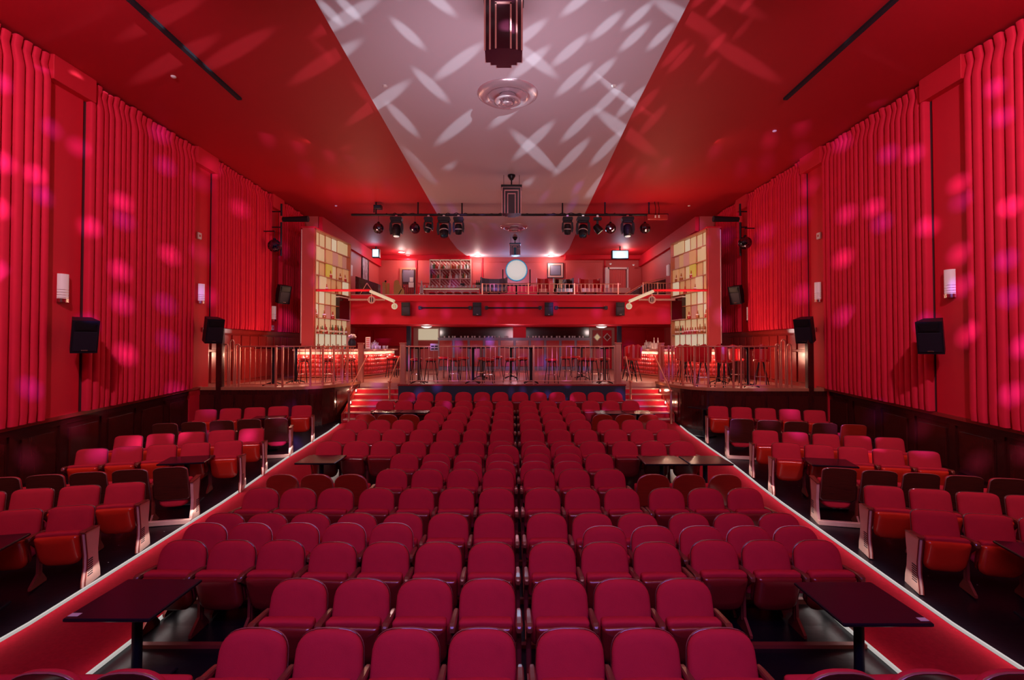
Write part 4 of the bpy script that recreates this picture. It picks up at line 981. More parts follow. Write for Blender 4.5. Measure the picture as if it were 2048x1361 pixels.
low_table('black table among the left side seats behind the turned row', -6.0, -5.28, 8.75, 9.35, rz=math.radians(14))
low_table('small black table before the rearmost left side row', -6.15, -5.45, 12.2, 12.7, rz=math.radians(12))
low_table('black table among the right side seats behind the turned row', 5.05, 5.75, 8.60, 9.20, rz=-math.radians(14))
low_table('black table at the left edge of the photo before the nearest left row', -6.15, -5.45, 5.35, 5.95, rz=math.radians(14))
low_table('black table at the right edge of the photo before the nearest right row', 5.25, 5.95, 5.15, 5.75, rz=-math.radians(14))
low_table('small tilted black table at the foot of the right steps', 4.72, 5.32, 13.35, 13.95, rz=math.radians(35), h=.76)

# ------------------------------------------------------------------ wall sconces and hung speakers
sc0 = sp0 = None
for s, lst in ((-1, ((9.9,128,577),(14.3,403,588),(18.65,549,628))), (1, ((9.95,1899,568),(14.25,1634,585),(18.4,1494,630)))):
    side = 'left' if s < 0 else 'right'
    for i, (Y, px, py) in enumerate(lst):
        X = xw(s)-s*.10; p = U(px, py, Y); lab = 'frosted half-cylinder sconce on the %s wall, %s from the stage' % (side, ORD[i])
        if sc0 is None:
            t = thing('wall_sconce', lab, 'wall lamp', (X, Y, p.z), PI if s > 0 else 0, 'wall sconces')
            prof = [(.0, -.27)]; n = 12
            def half(r, z0, z1, x0=0):
                pts = [(x0+r*math.sin(PI*k/n), -r*math.cos(PI*k/n)) for k in range(n+1)]
                return MB().prism(pts, z0, z1, smooth=False)
            obj('shade', half(.105, -.20, .27, .02), 'frosted', t, fix=True)
            obj('base', half(.115, -.27, -.20, .02), 'chrome', t, fix=True)
            m = MB()
            for k in range(5): m.box((.0+.02, -.1, -.19+k*.035), (.127, .1, -.185+k*.035))
            for k in range(4): obj('ring', half(.108, -.185+k*.05, -.178+k*.05, .02), 'chrome', t, fix=True)
            obj('backplate', MB().box((0,-.08,-.26),(.02,.08,.24)), 'chrome', t)
            sc0 = t
        else: dup(sc0, (X, Y, p.z), PI if s > 0 else 0, lab, 'wall sconces')
def make_speaker(label):
    t = thing('wall_speaker', label, 'speaker', (0,0,0))
    ol = [(-.21,-.18),(.21,-.18),(.15,.16),(-.15,.16)]  # plan; front faces -y
    obj('cabinet', MB().prism(ol, -.32, .32), 'darkbox', t, fix=True)
    obj('grille', MB().bbox((-.18,-.195,-.28),(.18,-.178,.10), .005), 'grille', t)
    h = MB().box((-.16,-.20,.13),(.16,-.18,.29)).prism([(-.12,.15),(.12,.15),(.16,.27),(-.16,.27)], -.21, -.199, 'y'); obj('horn', h, 'black', t, fix=True)
    obj('badge', MB().box((-.05,-.2,-.27),(.05,-.196,-.25)), 'chrome', t)
    obj('bracket', MB().box((-.03,.14,-.06),(.03,.34,.06)).box((-.06,.32,-.16),(.06,.36,.16)), 'black', t)
    return t
for s, lst in ((-1, ((9.75,163,670,.98),(14.0,425,660,1.05),(18.3,568,588,1.0))), (1, ((9.75,1872,672,.98),(14.0,1615,660,1.05),(18.3,1479,589,1.0)))):
    side = 'left' if s < 0 else 'right'
    for i, (Y, px, py, k) in enumerate(lst):
        p = U(px, py, Y); X = xw(s)-s*.56; p = Vector((X, Y+.12, p.z)); lab = 'black loudspeaker hung on the %s wall, %s from the stage' % (side, ORD[i])
        if sp0 is None: sp0 = make_speaker(lab); o = sp0; o.location = p; o['group'] = 'loudspeakers on the walls'
        else: o = dup(sp0, p, 0, lab, 'loudspeakers on the walls')
        o.rotation_euler = (math.radians(14), 0, -s*math.radians(52)); o.scale = (k, k, k)
for i, px in enumerate((814, 955, 1097, 1238)):
    p = U(px, 619, BY+.02); o = dup(sp0, (p.x, BY-.10, p.z), 0, 'black loudspeaker on the balcony front, %s from the left' % ORD[i], 'loudspeakers on the balcony front', skip=('bracket',)); o.scale = (.84,.8,.84); o.rotation_euler = (0.05, 0, 0)
for i, (a, b) in enumerate(((840,940),(973,1080),(1113,1212))):
    p, q = U(a, 616, BY), U(b, 616, BY); t = thing('mounting_pipe', 'dark horizontal pipe on the balcony front, %s from the left' % ORD[i], 'pipe', (p.x, BY+.0, p.z))
    L = q.x-p.x; obj('pipe', MB().cyl((0,0,0),(L,0,0), .03, n=8), 'black', t)
    for x in (0, L):
        obj('clamp', MB().bbox((x-.07,-.02,-.07),(x+.07,.10,.07), .01), 'navy', t)
        for dx in (-.06, .06):
            for dz in (-.06, .06): obj('bolt', MB().lathe([(.016,0),(.012,.015),(0,.018)], 6, mtx=Matrix.Translation((x+dx,-.02,dz)) @ Matrix.Rotation(PI/2, 4, 'X')), 'chrome', t)

# ------------------------------------------------------------------ lamp pipe with stage lamps and mirror balls
TY = 19.4
pl, pr_ = U(703, 430, TY), U(1336, 430, TY)
t = thing('lighting_pipe', 'long black lamp pipe hung across the ceiling before the bars', 'pipe', (0, TY, pl.z))
obj('pipe', MB().cyl((pl.x,0,0),(pr_.x,0,0), .045, n=10), 'black', t)
for px in (752, 836, 924, 1005, 1125, 1210, 1298):
    x = U(px, 430, TY).x; obj('hanger', MB().cyl((x,0,0),(x,0,ZC-pl.z-(.03 if 870 < px < 1175 else 0)), .028, n=8), 'black', t)
m = MB(); rr = random.Random(2)
for k in range(26):
    x = pl.x+1.3+k*.33; m.tube([(x,-.03,.05+.02*math.sin(k)),(x+.17,-.03,.02-.05*rr.random()),(x+.33,-.03,.05+.02*math.sin(k+1))], .012, 5)
obj('cable', m, 'black', t)
pz = pl.z
def mirror_ball(label, p, r, ztop):
    t = thing('mirror_ball', label, 'mirror ball', p, 0, 'mirror balls')
    nl, nr = 24, 13; m = MB()
    for i in range(nr):
        a0, a1 = PI*i/nr, PI*(i+1)/nr; k = max(5, int(nl*math.sin((a0+a1)/2)))
        for j in range(k):
            b0, b1 = 2*PI*(j+.06)/k, 2*PI*(j+.94)/k; c0, c1 = a0+(a1-a0)*.05, a0+(a1-a0)*.95
            f = lambda a, b: (r*math.sin(a)*math.cos(b), r*math.sin(a)*math.sin(b), r*math.cos(a))
            m.add([f(c0,b0), f(c1,b0), f(c1,b1), f(c0,b1)], [(0,1,2,3)])
    o = obj('mirror_tiles', m, 'mirror', t, stuff=True)
    obj('core', MB().lathe([(0,-r*.985)]+[(r*.985*math.cos(a), r*.985*math.sin(a)) for a in [(-.4+.1*q)*PI for q in range(9)]]+[(0,r*.985)], 20), 'dark', t)
    obj('cap', MB().lathe([(.05,r-.01),(.05,r+.03),(.015,r+.05),(0,r+.05)], 10), 'black', t)
    obj('chain', MB().cyl((0,0,r+.04),(0,0,ztop-p[2]), .007, n=5), 'black', t)
    return t
for i, px in enumerate((757, 830, 1221, 1290)):
    p = U(px, 457, TY); mirror_ball('dark mirror ball hanging from the lamp pipe, %s from the left' % ORD[i], (p.x, TY, p.z), .20, pz-.03)
for px, py, Y, side in ((549,492,17.7,'left'),(1490,486,17.7,'right')):
    p = U(px, py, Y); tb = mirror_ball('mirror ball on the %s wall pole beside the shelf tower' % side, (p.x, Y, p.z), .22, p.z+.5)
    obj('bracket', MB().cyl((0,0,.5), ((XL if px < 1000 else XR)-p.x,0,.5), .02, n=6), 'black', tb)
def moving_head(label, px, py, Y, k, lens='blueglass', yaw=0, tilt=0, group='moving-head lamps on the pipe'):
    p = U(px, py, Y); t = thing('moving_head_lamp', label, 'stage lamp', (p.x, Y, pz-.05), 0, group)
    obj('clamp', MB().box((-.04,-.04,-.04),(.04,.04,.06)), 'chrome', t)
    obj('base', MB().prism([(-.20*k,-.04),(.20*k,-.04),(.23*k,-.10),(.20*k,-.19),(-.20*k,-.19),(-.23*k,-.10)], -.13*k, .13*k, 'y'), 'black', t, fix=True)
    z0 = -.19
    m = MB()
    for s in (-1, 1):
        poly = [(s*.16*k,z0),(s*.24*k,z0-.08*k),(s*.26*k,z0-.32*k),(s*.22*k,z0-.50*k),(s*.17*k,z0-.46*k),(s*.17*k,z0-.10*k)]
        m.prism(poly, -.07*k, .07*k, 'y')
    m.prism([(-.2*k,z0+.01),(.2*k,z0+.01),(.2*k,z0-.06*k),(-.2*k,z0-.06*k)], -.07*k, .07*k, 'y'); obj('yoke', m, 'black', t, fix=True)
    R = Matrix.Translation((0,0,z0-.32*k)) @ Matrix.Rotation(yaw, 4, 'Z') @ Matrix.Rotation(tilt, 4, 'X')
    obj('head', MB().lathe([(.09*k,.20*k),(.14*k,.16*k),(.16*k,.02*k),(.15*k,-.16*k),(.13*k,-.26*k),(.12*k,-.26*k),(.12*k,-.24*k),(0,-.24*k)], 16, mtx=R), 'darkbox', t)
    obj('lens', MB().lathe([(0,-.235*k),(.115*k,-.236*k),(.10*k,-.27*k),(0,-.285*k)], 16, mtx=R), lens, t)
    m = MB(); m.lathe([(.163*k,-.02*k),(.170*k,-.03*k),(.163*k,-.05*k)], 16, mtx=R); obj('collar', m, 'white' if lens == 'blueglass' else 'black', t)
    return t
mh = 'moving-head stage lamp on the pipe, '
moving_head(mh+'glowing white, second fixture from the left end', 793, 455, TY, 1.0, 'whitelamp', 0, -.1)
moving_head(mh+'tilted, at the left edge of the pale ceiling panel', 888, 455, TY, 1.05, 'blueglass', .2, -.35)
moving_head(mh+'blue-lit, left one over the pale ceiling panel', 917, 455, TY, .85, 'blueglass', 0, .15)
moving_head(mh+'blue-lit, right one over the pale ceiling panel', 1135, 455, TY, .85, 'blueglass', 0, .15)
moving_head(mh+'tilted, at the right edge of the pale ceiling panel', 1166, 455, TY, 1.05, 'blueglass', -.2, -.35)
moving_head(mh+'glowing white, second fixture from the right end', 1255, 455, TY, 1.0, 'whitelamp', 0, -.1)
moving_head(mh+'slim blue-black, left of the pale ceiling panel', 857, 455, TY, .72, 'blueglass', 1.4, .3)
# slim track spot with warm lens
p = U(1195, 455, TY); t = thing('spot_lamp', 'slim black spot lamp with a warm lens tilted to the right on the pipe', 'stage lamp', (p.x, TY, pz-.05))
obj('clamp', MB().box((-.04,-.04,-.06),(.04,.04,.06)), 'chrome', t); obj('base', MB().bbox((-.15,-.08,-.16),(.15,.08,-.05), .01), 'black', t); obj('arm', MB().box((-.04,-.03,-.40),(.04,.03,-.15)), 'black', t)
R = Matrix.Translation((0,0,-.47)) @ Matrix.Rotation(-.7, 4, 'Y'); obj('head', MB().lathe([(.08,.16),(.13,.10),(.15,-.12),(.14,-.17),(0,-.15)], 14, mtx=R), 'black', t)
obj('lens', MB().lathe([(0,-.155),(.125,-.156),(.1,-.175),(0,-.18)], 14, mtx=R), 'glow2', t)
p = U(752, 415, TY); t = thing('projector', 'small black box projector above the left end of the lamp pipe', 'projector', (p.x+.08, TY, p.z))
obj('body', MB().bbox((-.14,-.12,-.07),(.14,.12,.07), .01), 'black', t); obj('lens', MB().box((-.10,-.13,-.05),(.10,-.118,.03)), 'blueglass', t); obj('bracket', MB().box((-.17,-.02,-.2),(-.13,.02,.1)), 'black', t)
p = U(1313, 436, TY); t = thing('junction_box', 'long dark red cable box at the right end of the lamp pipe', 'box', (p.x, TY-.08, p.z))
obj('case', MB().bbox((-.38,-.08,-.10),(.38,.08,.10), .012), 'stagewood', t)
for x in (-.09, .04): obj('connector', MB().cyl((x,-.10,-.04),(x,-.10,.05), .03, n=8), 'white', t); 
for x in (-.09, .04): obj('cable', MB().tube([(x,-.10,.05),(x+.02,-.06,.35),(x,0,ZC-p.z)], .012, 5), 'black', t)
# wall poles with lamps beside the towers
for s, px, Y in ((-1, 563, 18.2), (1, 1480, 18.3)):
    side = 'left' if s < 0 else 'right'; a, b = U(px, 408, Y), U(px, 512, Y)
    t = thing('lamp_pole', 'upright black lamp pole with side arms on the %s wall' % side, 'pole', (a.x, Y, b.z))
    H = a.z-b.z; obj('pole', MB().cyl((0,0,0),(0,0,H), .035, n=8), 'black', t)
    for zz in (.15, .55, .85): obj('arm', MB().cyl((0,0,H*zz),(s*.32,0,H*zz), .022, n=6), 'black', t)
    ax = -s; obj('spot_head', MB().cyl((ax*.05,0,H*.70),(ax*.95,0,H*.70+.02), .085, .11, n=12), 'black', t)
    obj('clamp', MB().box((-.06,-.06,H*.64),(.06,.06,H*.76)), 'chrome', t)

# ------------------------------------------------------------------ stepped hanging lamps
def chandelier(label, px, Y, zb, zt, w_, mt, canopy=True):
    x = (px-1025)*Y/F; t = thing('stepped_pendant_lamp', label, 'ceiling lamp', (x, Y, zb), 0, 'stepped hanging lamps on the centre line')
    H = zt-zb
    # five nested upright plates, longest in the middle; each one proud of the next
    for i, (fx, top, prou, bot) in enumerate(((.5,1.0,0,.03),(.36,.86,.05,.015),(.20,.72,.10,0))):
        hw = w_*fx
        m = MB().box((-hw,-.16-prou,H*bot),(hw,.16+prou,H*top)); obj('shade_tier', m, mt, t)
        for sx in (-1, 1):
            for sy in (-1, 1): obj('edge_bead', MB().box((sx*hw-.012,sy*(.16+prou)-.012,H*bot),(sx*hw+.012,sy*(.16+prou)+.012,H*top)), 'lampedge', t)
        obj('edge_bead', MB().box((-hw-.012,-.172-prou,H*top-.02),(hw+.012,-.16-prou,H*top+.01)), 'lampedge', t)
    obj('top_plate', MB().bbox((-w_*.56,-.24,H-.01),(w_*.56,.24,H+.05), .008), 'black' if mt == 'crystal' else mt, t)
    if canopy:
        obj('stem', MB().cyl((0,0,H),(0,0,ZC-.03-zb), .022, n=8), 'black', t)
        obj('canopy', MB().lathe([(.05,-.16),(.12,-.05),(.12,0),(0,0)], 12, (0,0,ZC-.03-zb)), 'black', t)
        for sx in (-1, 1): obj('wire', MB().cyl((sx*w_*.42,0,H),(sx*w_*.42,0,ZC-.03-zb), .006, n=4), 'black', t)
    return t
chandelier('large dark stepped pendant lamp cut by the top edge of the photo', 1007, 7.5, CH+4.20, CH+5.1, .53, 'crystal')
chandelier('dark stepped pendant lamp hanging above the lamp pipe', 1023, 16.2, CH+4.10, CH+4.95, .58, 'crystal')
chandelier('small blue-lit stepped pendant lamp above the bright flare lamp', 1030, 25.5, CH+4.45, CH+5.0, .50, 'crystalblue')
def diffuser(label, Y, px, r):
    x = (px-1025)*Y/F; z = ZC-.03; t = thing('ceiling_vent', label, 'vent', (x, Y, z), 0, 'round ceiling vents')
    obj('outer_ring', MB().lathe([(r,0),(r*.98,-.03),(r*.80,-.10),(r*.64,-.07),(r*.62,-.02)], 36), 'diffuser', t)
    obj('hollow', MB().lathe([(r*.62,-.015),(0,-.015)], 30), 'dark', t)
    obj('middle_cone', MB().lathe([(r*.26,-.03),(r*.43,-.16),(r*.45,-.17),(r*.38,-.19),(r*.25,-.15),(r*.23,-.09)], 36), 'diffuser', t)
    obj('inner_cone', MB().lathe([(r*.08,-.05),(r*.19,-.21),(r*.20,-.22),(r*.12,-.24),(0,-.24)], 30), 'diffuser', t)
    return t
diffuser('big round metal ceiling vent near the front of the pale panel', 10.95, 1015, .65)
diffuser('farther round metal ceiling vent behind the lamp pipe', 23.2, 1028, .62)

# ------------------------------------------------------------------ balcony railing, upstairs bar, furniture
railing('thin pale railing along the top of the balcony front', [(U(965,0,BY).x,BY+.1),(U(1240,0,BY).x,BY+.1)], [0, 1.9, 3.8, 5.6], step=.16, h=.44, z=5.03)
railing('thin dark railing on the right end of the balcony', [(U(1285,0,BY).x,BY+.15),(U(1343,0,BY).x,BY+.15)], [0, .6, 1.17], step=.12, h=.48, z=5.03)
t = thing('stair_enclosure', 'dark sloping enclosure with a rail at the right end of the balcony', 'enclosure', (5.3, 22.3, 5.0))
obj('side', MB().prism([(-.55,.0),(1.2,0),(1.2,.75),(.35,.55)], -.3, .3, 'y'), 'wood', t, fix=True); obj('rail', MB().tube([(-.55,-.32,.1),(.35,-.32,.62),(1.2,-.32,.80)], .02, 6), 'brass', t)
t = thing('stair_enclosure', 'dark sloping enclosure with braces at the left end of the balcony', 'enclosure', (-6.2, 22.0, 5.0))
obj('side', MB().prism([(-.4,0),(.55,0),(.55,.52),(-.4,.85)], -.2, .2, 'y'), 'wood', t, fix=True); obj('brace', MB().cyl((-.2,-.25,.05),(.1,-.25,.55), .02, n=6).cyl((.1,-.25,.55),(.45,-.25,.05), .02, n=6), 'brass', t)
UB = 29.3
x0, x1 = U(845,0,UB).x, U(960,0,UB).x
t = thing('upstairs_bar', 'pale-topped bar with a tufted red front on the balcony', 'bar', ((x0+x1)/2, UB, 5.0)); w2 = (x1-x0)/2; zt = U(0,577,UB).z-5
obj('body', MB().bbox((-w2,-.3,0),(w2,.3,zt-.05), .02), 'pad', t); obj('worktop', MB().bbox((-w2-.06,-.42,zt-.05),(w2+.06,.35,zt), .02), 'stone', t); obj('lit_strip', MB().box((-w2,-.33,zt-.10),(w2,-.30,zt-.06)), 'glow2', t)
for i in range(6):
    p = U(864+i*17, 590, UB-.8); dup(st0, (p.x, UB-.75, 5.0), 0, 'red stool at the upstairs bar, %s from the left' % ORD[i], 'stools at the upstairs bar', scale=(1,1,1.12))
# lit display shelves
a, b = U(861,519,31.15), U(942,575,31.15)
t = thing('lit_display_shelf', 'four-bay lit display shelf with striped backing on the upper rear wall', 'shelf', ((a.x+b.x)/2, 31.2, b.z)); W2 = (b.x-a.x)/2; H = a.z-b.z
sm_ = bpy.data.materials.new('diagonal_stripes'); sm_.use_nodes = True; nt = sm_.node_tree; tcn = nt.nodes.new('ShaderNodeTexCoord'); mp = nt.nodes.new('ShaderNodeMapping'); mp.inputs['Rotation'].default_value = (0, math.radians(45), 0)
wv = nt.nodes.new('ShaderNodeTexWave'); wv.inputs['Scale'].default_value = 2.2; cr = nt.nodes.new('ShaderNodeValToRGB'); cr.color_ramp.elements[0].color = (.42,.012,.02,1); cr.color_ramp.elements[1].color = (.75,.50,.46,1); cr.color_ramp.elements[0].position = .5; cr.color_ramp.elements[1].position = .62
nt.links.new(tcn.outputs['Object'], mp.inputs[0]); nt.links.new(mp.outputs[0], wv.inputs[0]); nt.links.new(wv.outputs[0], cr.inputs[0]); nt.links.new(cr.outputs[0], nt.nodes['Principled BSDF'].inputs['Base Color']); M['stripes'] = sm_
obj('backing', MB().box((-W2,-.02,0),(W2,0,H)), 'stripes', t)
m = MB()
for x in (-W2,-W2/2,0,W2/2,W2): obj('upright', MB().box((x-.025,-.34,0),(x+.025,-.02,H)), 'stone', t)
zs = [0, U(0,559,31.15).z-b.z, U(0,540,31.15).z-b.z, H-.05]
for z in zs: obj('shelf', MB().box((-W2,-.34,z-.02),(W2,-.02,z+.02)), 'stone', t)
obj('lit_strip', MB().box((-W2+.03,-.33,H-.10),(W2-.03,-.28,H-.06)), 'glow2', t)
light('AREA', 'shelf_lamp', ((a.x+b.x)/2, 30.95, a.z-.12), 60, (1,.8,.7), shape='RECTANGLE', size=2.2, size_y=.1)
rnd = random.Random(77)
for r, zz in ((1, zs[1]), (2, zs[2])):
    for i in range(26):
        x = -W2+.1+(2*W2-.2)*i/25
        if rnd.random() < .12: continue
        bottle((t.location.x+x, 31.2-.2+rnd.uniform(-.05,.05), b.z+zz+.021), rnd.choice(list(BP)), rnd.choice(['glassw','glassg','glassa','label','glassr']), 'bottle on the %s shelf of the upstairs display, place %s from the left' % ('lower' if r == 1 else 'upper', ORD[i]), 'bottles on the %s upstairs shelf' % ('lower' if r == 1 else 'upper'), 1.25, False)
for i in range(14):
    x = x0+.2+(x1-x0-.3)*i/13; o = obj('drinking_glass', gl_mesh, None, loc=(x, UB-.1+.1*math.sin(i*2), 5+zt+.001)); tag(o, 'clear glass on the upstairs bar top, %s from the left' % ORD[i], 'glass', 'glasses on the upstairs bar'); o.scale = (1.3,1.3,1.3)
for i, px in enumerate((953, 956.5, 960)):
    p = U(px, 578, UB); bottle((p.x, UB, 5+zt+.001), 'wine', 'glassg', 'dark bottle at the right end of the upstairs bar, %s of three' % ORD[i], 'bottles at the right end of the upstairs bar', 1.5)
p = U(925, 578, UB-.1); t = thing('till', 'white till standing on the upstairs bar', 'till', (p.x, UB, 5+zt+.001)); obj('body', MB().bbox((-.2,-.15,0),(.2,.15,.12), .01), 'white', t); obj('screen', MB().box((-.12,-.17,.12),(.12,-.14,.26)), 'black', t)
p = U(843, 590, UB-1); t = thing('drinks_fountain', 'tall white tiered bottle stand left of the upstairs bar', 'stand', (p.x, UB-1, 5.0)); zz = U(0,562,UB-1).z-5
obj('column', MB().lathe([(.13,0),(.13,zz-.75),(.11,zz-.7),(.09,zz-.35),(.04,zz-.2),(.03,zz),(0,zz)], 12), 'white', t); obj('collar', MB().lathe([(.16,zz-.78),(.17,zz-.72),(.12,zz-.70)], 12), 'chrome', t)
for i, (px, top, lab) in enumerate(((771,565,'tall gold screen standing at the left of the balcony'),(792,560,'pale gold cut-out figure standing on the balcony'))):
    p = U(px, 600, 27); t = thing('standing_screen', lab, 'screen', (p.x, 27, 5.0)); zz = U(0,top,27).z-5
    if i == 0: obj('panel', MB().bbox((-.16,-.03,0),(.02,.03,zz), .01), 'gold', t); obj('panel', MB().bbox((.05,-.03,0),(.20,.03,zz-.05), .01), 'gold', t); obj('finial', MB().lathe([(.03,zz),(.06,zz+.06),(0,zz+.12)], 8), 'black', t)
    else: obj('figure', MB().prism([(-.12,0),(.42,0),(.42,zz-.55),(.16,zz-.2),(.14,zz-.05),(.02,zz),(-.10,zz-.08),(-.12,zz-.4)], -.03, .03, 'y'), 'gold', t, fix=True); obj('branch', MB().tube([(-.2,-.05,zz-.9),(.1,-.05,zz-.85),(.3,-.05,zz-.5)], .02, 6), 'black', t)
# lounge chairs upstairs
def tub(label, px, Y, mt, w_=.42, h=1.35):
    p = U(px, 600, Y); t = thing('tub_chair', label, 'chair', (p.x, Y, 5.0), 0, 'chairs behind the balcony rail'); N = 9; rings = []
    for k in range(N):
        a = PI*1.15*(k/(N-1)-.5); c, s_ = math.sin(a), math.cos(a); rings.append([(c*w_, s_*w_, .3), (c*(w_+.07), s_*(w_+.07), .3), (c*(w_+.07), s_*(w_+.07), h), (c*w_, s_*w_, h)])
    obj('backrest', MB().loft(rings, smooth=False), mt, t, fix=True); obj('seat', MB().bbox((-w_+.02,-w_,.3),(w_-.02,w_*.7,.5), .02), mt, t)
    for sx in (-1, 1):
        for sy in (-1, 1): obj('leg', MB().cyl((sx*.25,sy*.25,0),(sx*.22,sy*.22,.32), .03, n=6), 'black', t)
tub('blue-lit curved chair behind the balcony railing, left of the flare lamp', 988, 23.2, 'bluetone', .55, .98)
tub('dark chair behind the balcony railing below the framed picture', 1086, 23.5, 'redseat', .22, .98)
tub('dark curved chair behind the balcony railing, second right of the flare lamp', 1127, 23.5, 'wood', .40, .98)
tub('red curved chair behind the balcony railing near its right end', 1180, 23.5, 'redseat', .45, .98)

# recessed spots and flood lamps on the rear ceiling
for i, (px, py, big) in enumerate(((803,503,1),(817,511,1),(828,514,0),(955,510,1),(1102,510,1),(1250,500,1),(1221,527,0),(1267,529,0),(1286,571,0))):
    if py > 520:
        p = U(px, py, 30.6)
    else: p = U(px, py, 5.4*F/(693-py)); p.z = ZC
    z = min(p.z, ZC if not (930 < px < 1140) else ZC-.03)
    r = .15 if big else .06
    t = thing('ceiling_spot', 'round bright ceiling spot over the balcony, %s from the left' % ORD[i], 'spotlight', (p.x, min(p.y, 31.0), z), 0, 'ceiling spots over the balcony')
    obj('ring', MB().lathe([(r*1.3,0),(r*1.3,-.04),(r,-.05),(r,-.02)], 16), 'white', t); obj('lens', MB().lathe([(r,-.03),(r*.7,-.07),(0,-.08)], 14), 'whitelamp', t)
    if big: light('POINT', 'spot_lamp', (p.x, min(p.y, 31)-.1, z-.35), 330, (1, .72, .66), shadow_soft_size=.1)
for px, py, s, lab in ((752, 507, -1, 'blue-white wash lamp on the rear ceiling at the left'), (1240, 510, 1, 'broad blue-white wash lamp on the rear ceiling at the right')):
    Y = 28.0; p = U(px, py, Y); t = thing('wash_lamp', lab, 'stage lamp', (p.x, Y, p.z)); w_ = .16 if s < 0 else .42
    obj('housing', MB().bbox((-w_-.04,-.10,-.24),(w_+.04,.18,.24), .02), 'black', t); obj('lens', MB().bbox((-w_,-.12,-.2),(w_,-.10,.2), .01), 'bluelamp', t)
    obj('bracket', MB().box((-.03,-.02,.2),(.03,.02,ZC-p.z)), 'black', t)
    light('POINT', 'wash_glow', (p.x, Y-.5, p.z-.1), 160, (.55, .75, 1), shadow_soft_size=.2)
# the bright follow spot at the balcony rail
p = U(1033, 541, 24.0); t = thing('follow_spot', 'dazzling blue-white follow spot lamp above the middle of the balcony rail', 'stage lamp', p)
obj('housing', MB().cyl((0,.02,0),(0,.9,.05), .52, .42, n=24), 'black', t); obj('lens', MB().lathe([(.0,-.10),(.28,-.09),(.46,-.05),(.46,.0)], 24, mtx=Matrix.Rotation(PI/2, 4, 'X') @ Matrix.Scale(-1, 4, (0,0,1))), 'whitelamp', t, fix=True); obj('halo_ring', MB().lathe([(.45,.02),(.48,-.02),(.51,-.03),(.51,.02)], 28, mtx=Matrix.Rotation(PI/2, 4, 'X') @ Matrix.Scale(-1, 4, (0,0,1))), 'bluering', t, fix=True)
obj('yoke', MB().tube([(-.64,.4,.1),(-.64,.4,-.66),(.64,.4,-.66),(.64,.4,.1)], .03, 6), 'black', t); obj('stand', MB().cyl((0,.4,-.66),(0,.4,5.0-p.z), .04, n=8), 'black', t)
light('SPOT', 'follow_spot_beam', (p.x, p.y-.4, p.z), 420, (.45, .65, 1), (0.2, 4, 1.0), spot_size=math.radians(85), spot_blend=.8, shadow_soft_size=.35)
light('POINT', 'wall_halo_fill', (p.x, 30.2, p.z+.5), 420, (.3, .6, 1), shadow_soft_size=.3)  # blue lamp added at the rear wall to imitate the follow spot's halo

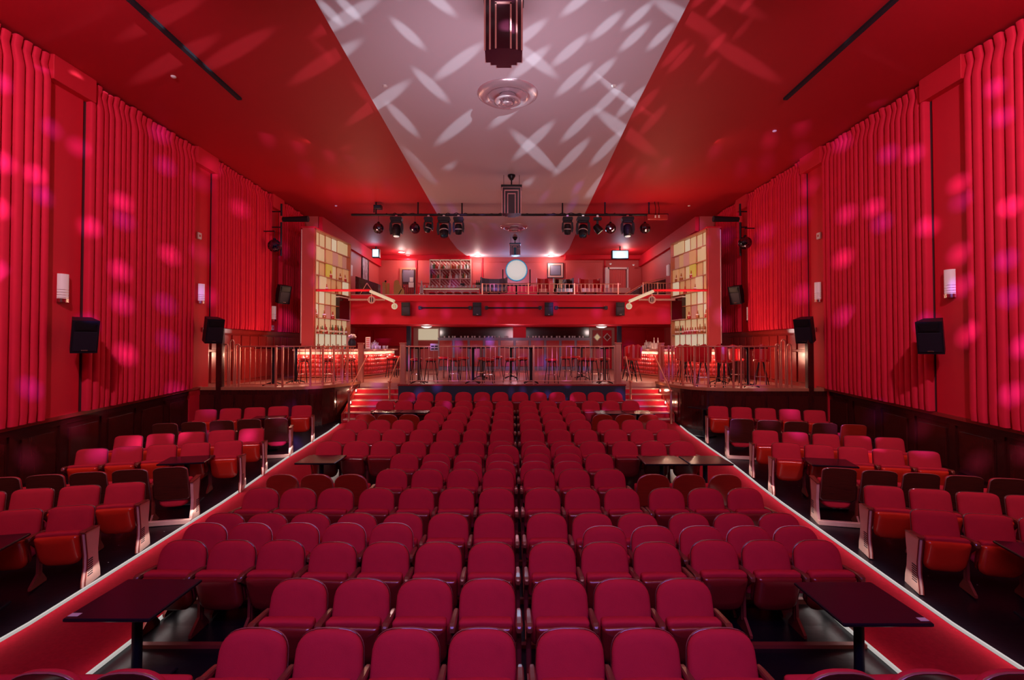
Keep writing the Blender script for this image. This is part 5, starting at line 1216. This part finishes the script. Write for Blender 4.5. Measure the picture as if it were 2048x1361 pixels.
# pendants on brackets beside the towers
for s in (-1, 1):
    side = 'left' if s < 0 else 'right'; q = (lambda a: a) if s < 0 else (lambda a: 2048-a-1)
    Y = 18.2
    A_, B_, C_, D_ = U(q(632),581,Y), U(q(740),581,Y+1.2), U(q(741),583,Y+1.2), U(q(788),603,Y+.6)
    E_, F_ = U(q(697),600,Y+2.6), U(q(770),600,Y+2.6)
    t = thing('pendant_bracket', 'angled bracket of red and pale bars beside the %s tower' % side, 'bracket', tuple(A_))
    f = lambda v: v-A_
    obj('red_bar', MB().cyl(f(A_), f(B_), .045, n=8), 'redwall', t); obj('pale_bar', MB().cyl(f(E_), f(F_), .045, n=8), 'stone', t); obj('lit_bar', MB().cyl(f(C_), f(D_), .06, n=8), 'glow2', t)
    for i, (px, py, Yp, mt) in enumerate(((743,600,Y+1.2,'redseat'),(789,613,Y+.6,'glow2'))):
        p = U(q(px), py, Yp); tt = thing('cage_pendant', '%s caged globe pendant hanging from the bracket at the %s' % (['red', 'glowing pale'][i], side), 'pendant lamp', tuple(p), 0)
        R_ = .13 if i == 0 else .10
        obj('globe', MB().lathe([(0,-R_*.8)]+[(R_*.78*math.cos(a), R_*.78*math.sin(a)) for a in [(-.4+.1*k)*PI for k in range(9)]]+[(0,R_*.8)], 12), 'dark' if i == 0 else 'glow3', tt)
        for k in range(5):
            a = PI*k/5; m = MB().tube([(R_*math.cos(u)*math.cos(a), R_*math.cos(u)*math.sin(a), R_*math.sin(u)) for u in [2*PI*j/14 for j in range(15)]], .014, 4); obj('cage_hoop', m, 'glow5' if i == 0 else 'glow2', tt)
        obj('stem', MB().cyl((0,0,R_),(0,0,R_+.09), .018, n=6), 'brass', tt)
    light('POINT', 'pendant_glow', tuple(U(q(775),612,Y)), 22, (1,.55,.35), shadow_soft_size=.1)
# small wall fittings
for px, py, Y, lab in ((543,656,18.6,'round white fitting low on the left wall above the panelling'),(405,472,14.2,'small white fitting high on the left wall pilaster'),(1635,472,14.2,'small white fitting high on the right wall pilaster')):
    p = U(px, py, Y); s = -1 if px < 1000 else 1; t = thing('wall_fitting', lab, 'fitting', (xw(s)-s*.10, Y, p.z)); obj('box', MB().bbox((-.05 if s > 0 else 0,-.09,-.09),(0 if s > 0 else .05,.09,.09), .01), 'white', t); obj('button', MB().box((-.06 if s > 0 else .05,-.03,-.03),(-.05 if s > 0 else .06,.03,.03)), 'pinkwall', t)
for s, px in ((-1, 705), (1, 1350)):
    p = U(px, 541, 25.6); X = BXL if s < 0 else BXR; t = thing('picture_lamp', 'slim upright wall lamp beside the tower on the upper %s wall' % ('left' if s < 0 else 'right'), 'wall lamp', (X, 25.6, p.z))
    obj('shade', MB().bbox((0 if s < 0 else -.12,-.14,-.27),(.12 if s < 0 else 0,.14,.27), .02), 'frosted', t); obj('bracket', MB().box((0 if s < 0 else -.05,-.18,-.30),(.05 if s < 0 else 0,-.14,.30)), 'chrome', t)

# ------------------------------------------------------------------ room lamps near the bars and added fill
for s in (-1, 1):
    light('POINT', 'bar_lamp', (s*5.6, 18.3, 4.3), 520, (1, .50, .32), shadow_soft_size=.3)
    light('POINT', 'bar_lamp', (s*7.4, 16.6, 2.6), 260, (1, .45, .30), shadow_soft_size=.3)
    light('POINT', 'tower_glow', (s*5.2, 18.6, 6.4), 430, (1, .45, .28), shadow_soft_size=.4)
light('POINT', 'under_balcony_fill', (0, 22.2, 3.55), 420, (1, .4, .45), shadow_soft_size=.3)  # added fill without a fitting, lifts the dark recess
light('POINT', 'under_balcony_blue', (.1, 24.3, 3.35), 40, (.5, .65, 1), shadow_soft_size=.2)
print('seats', NSEAT, 'objects', len(bpy.data.objects))
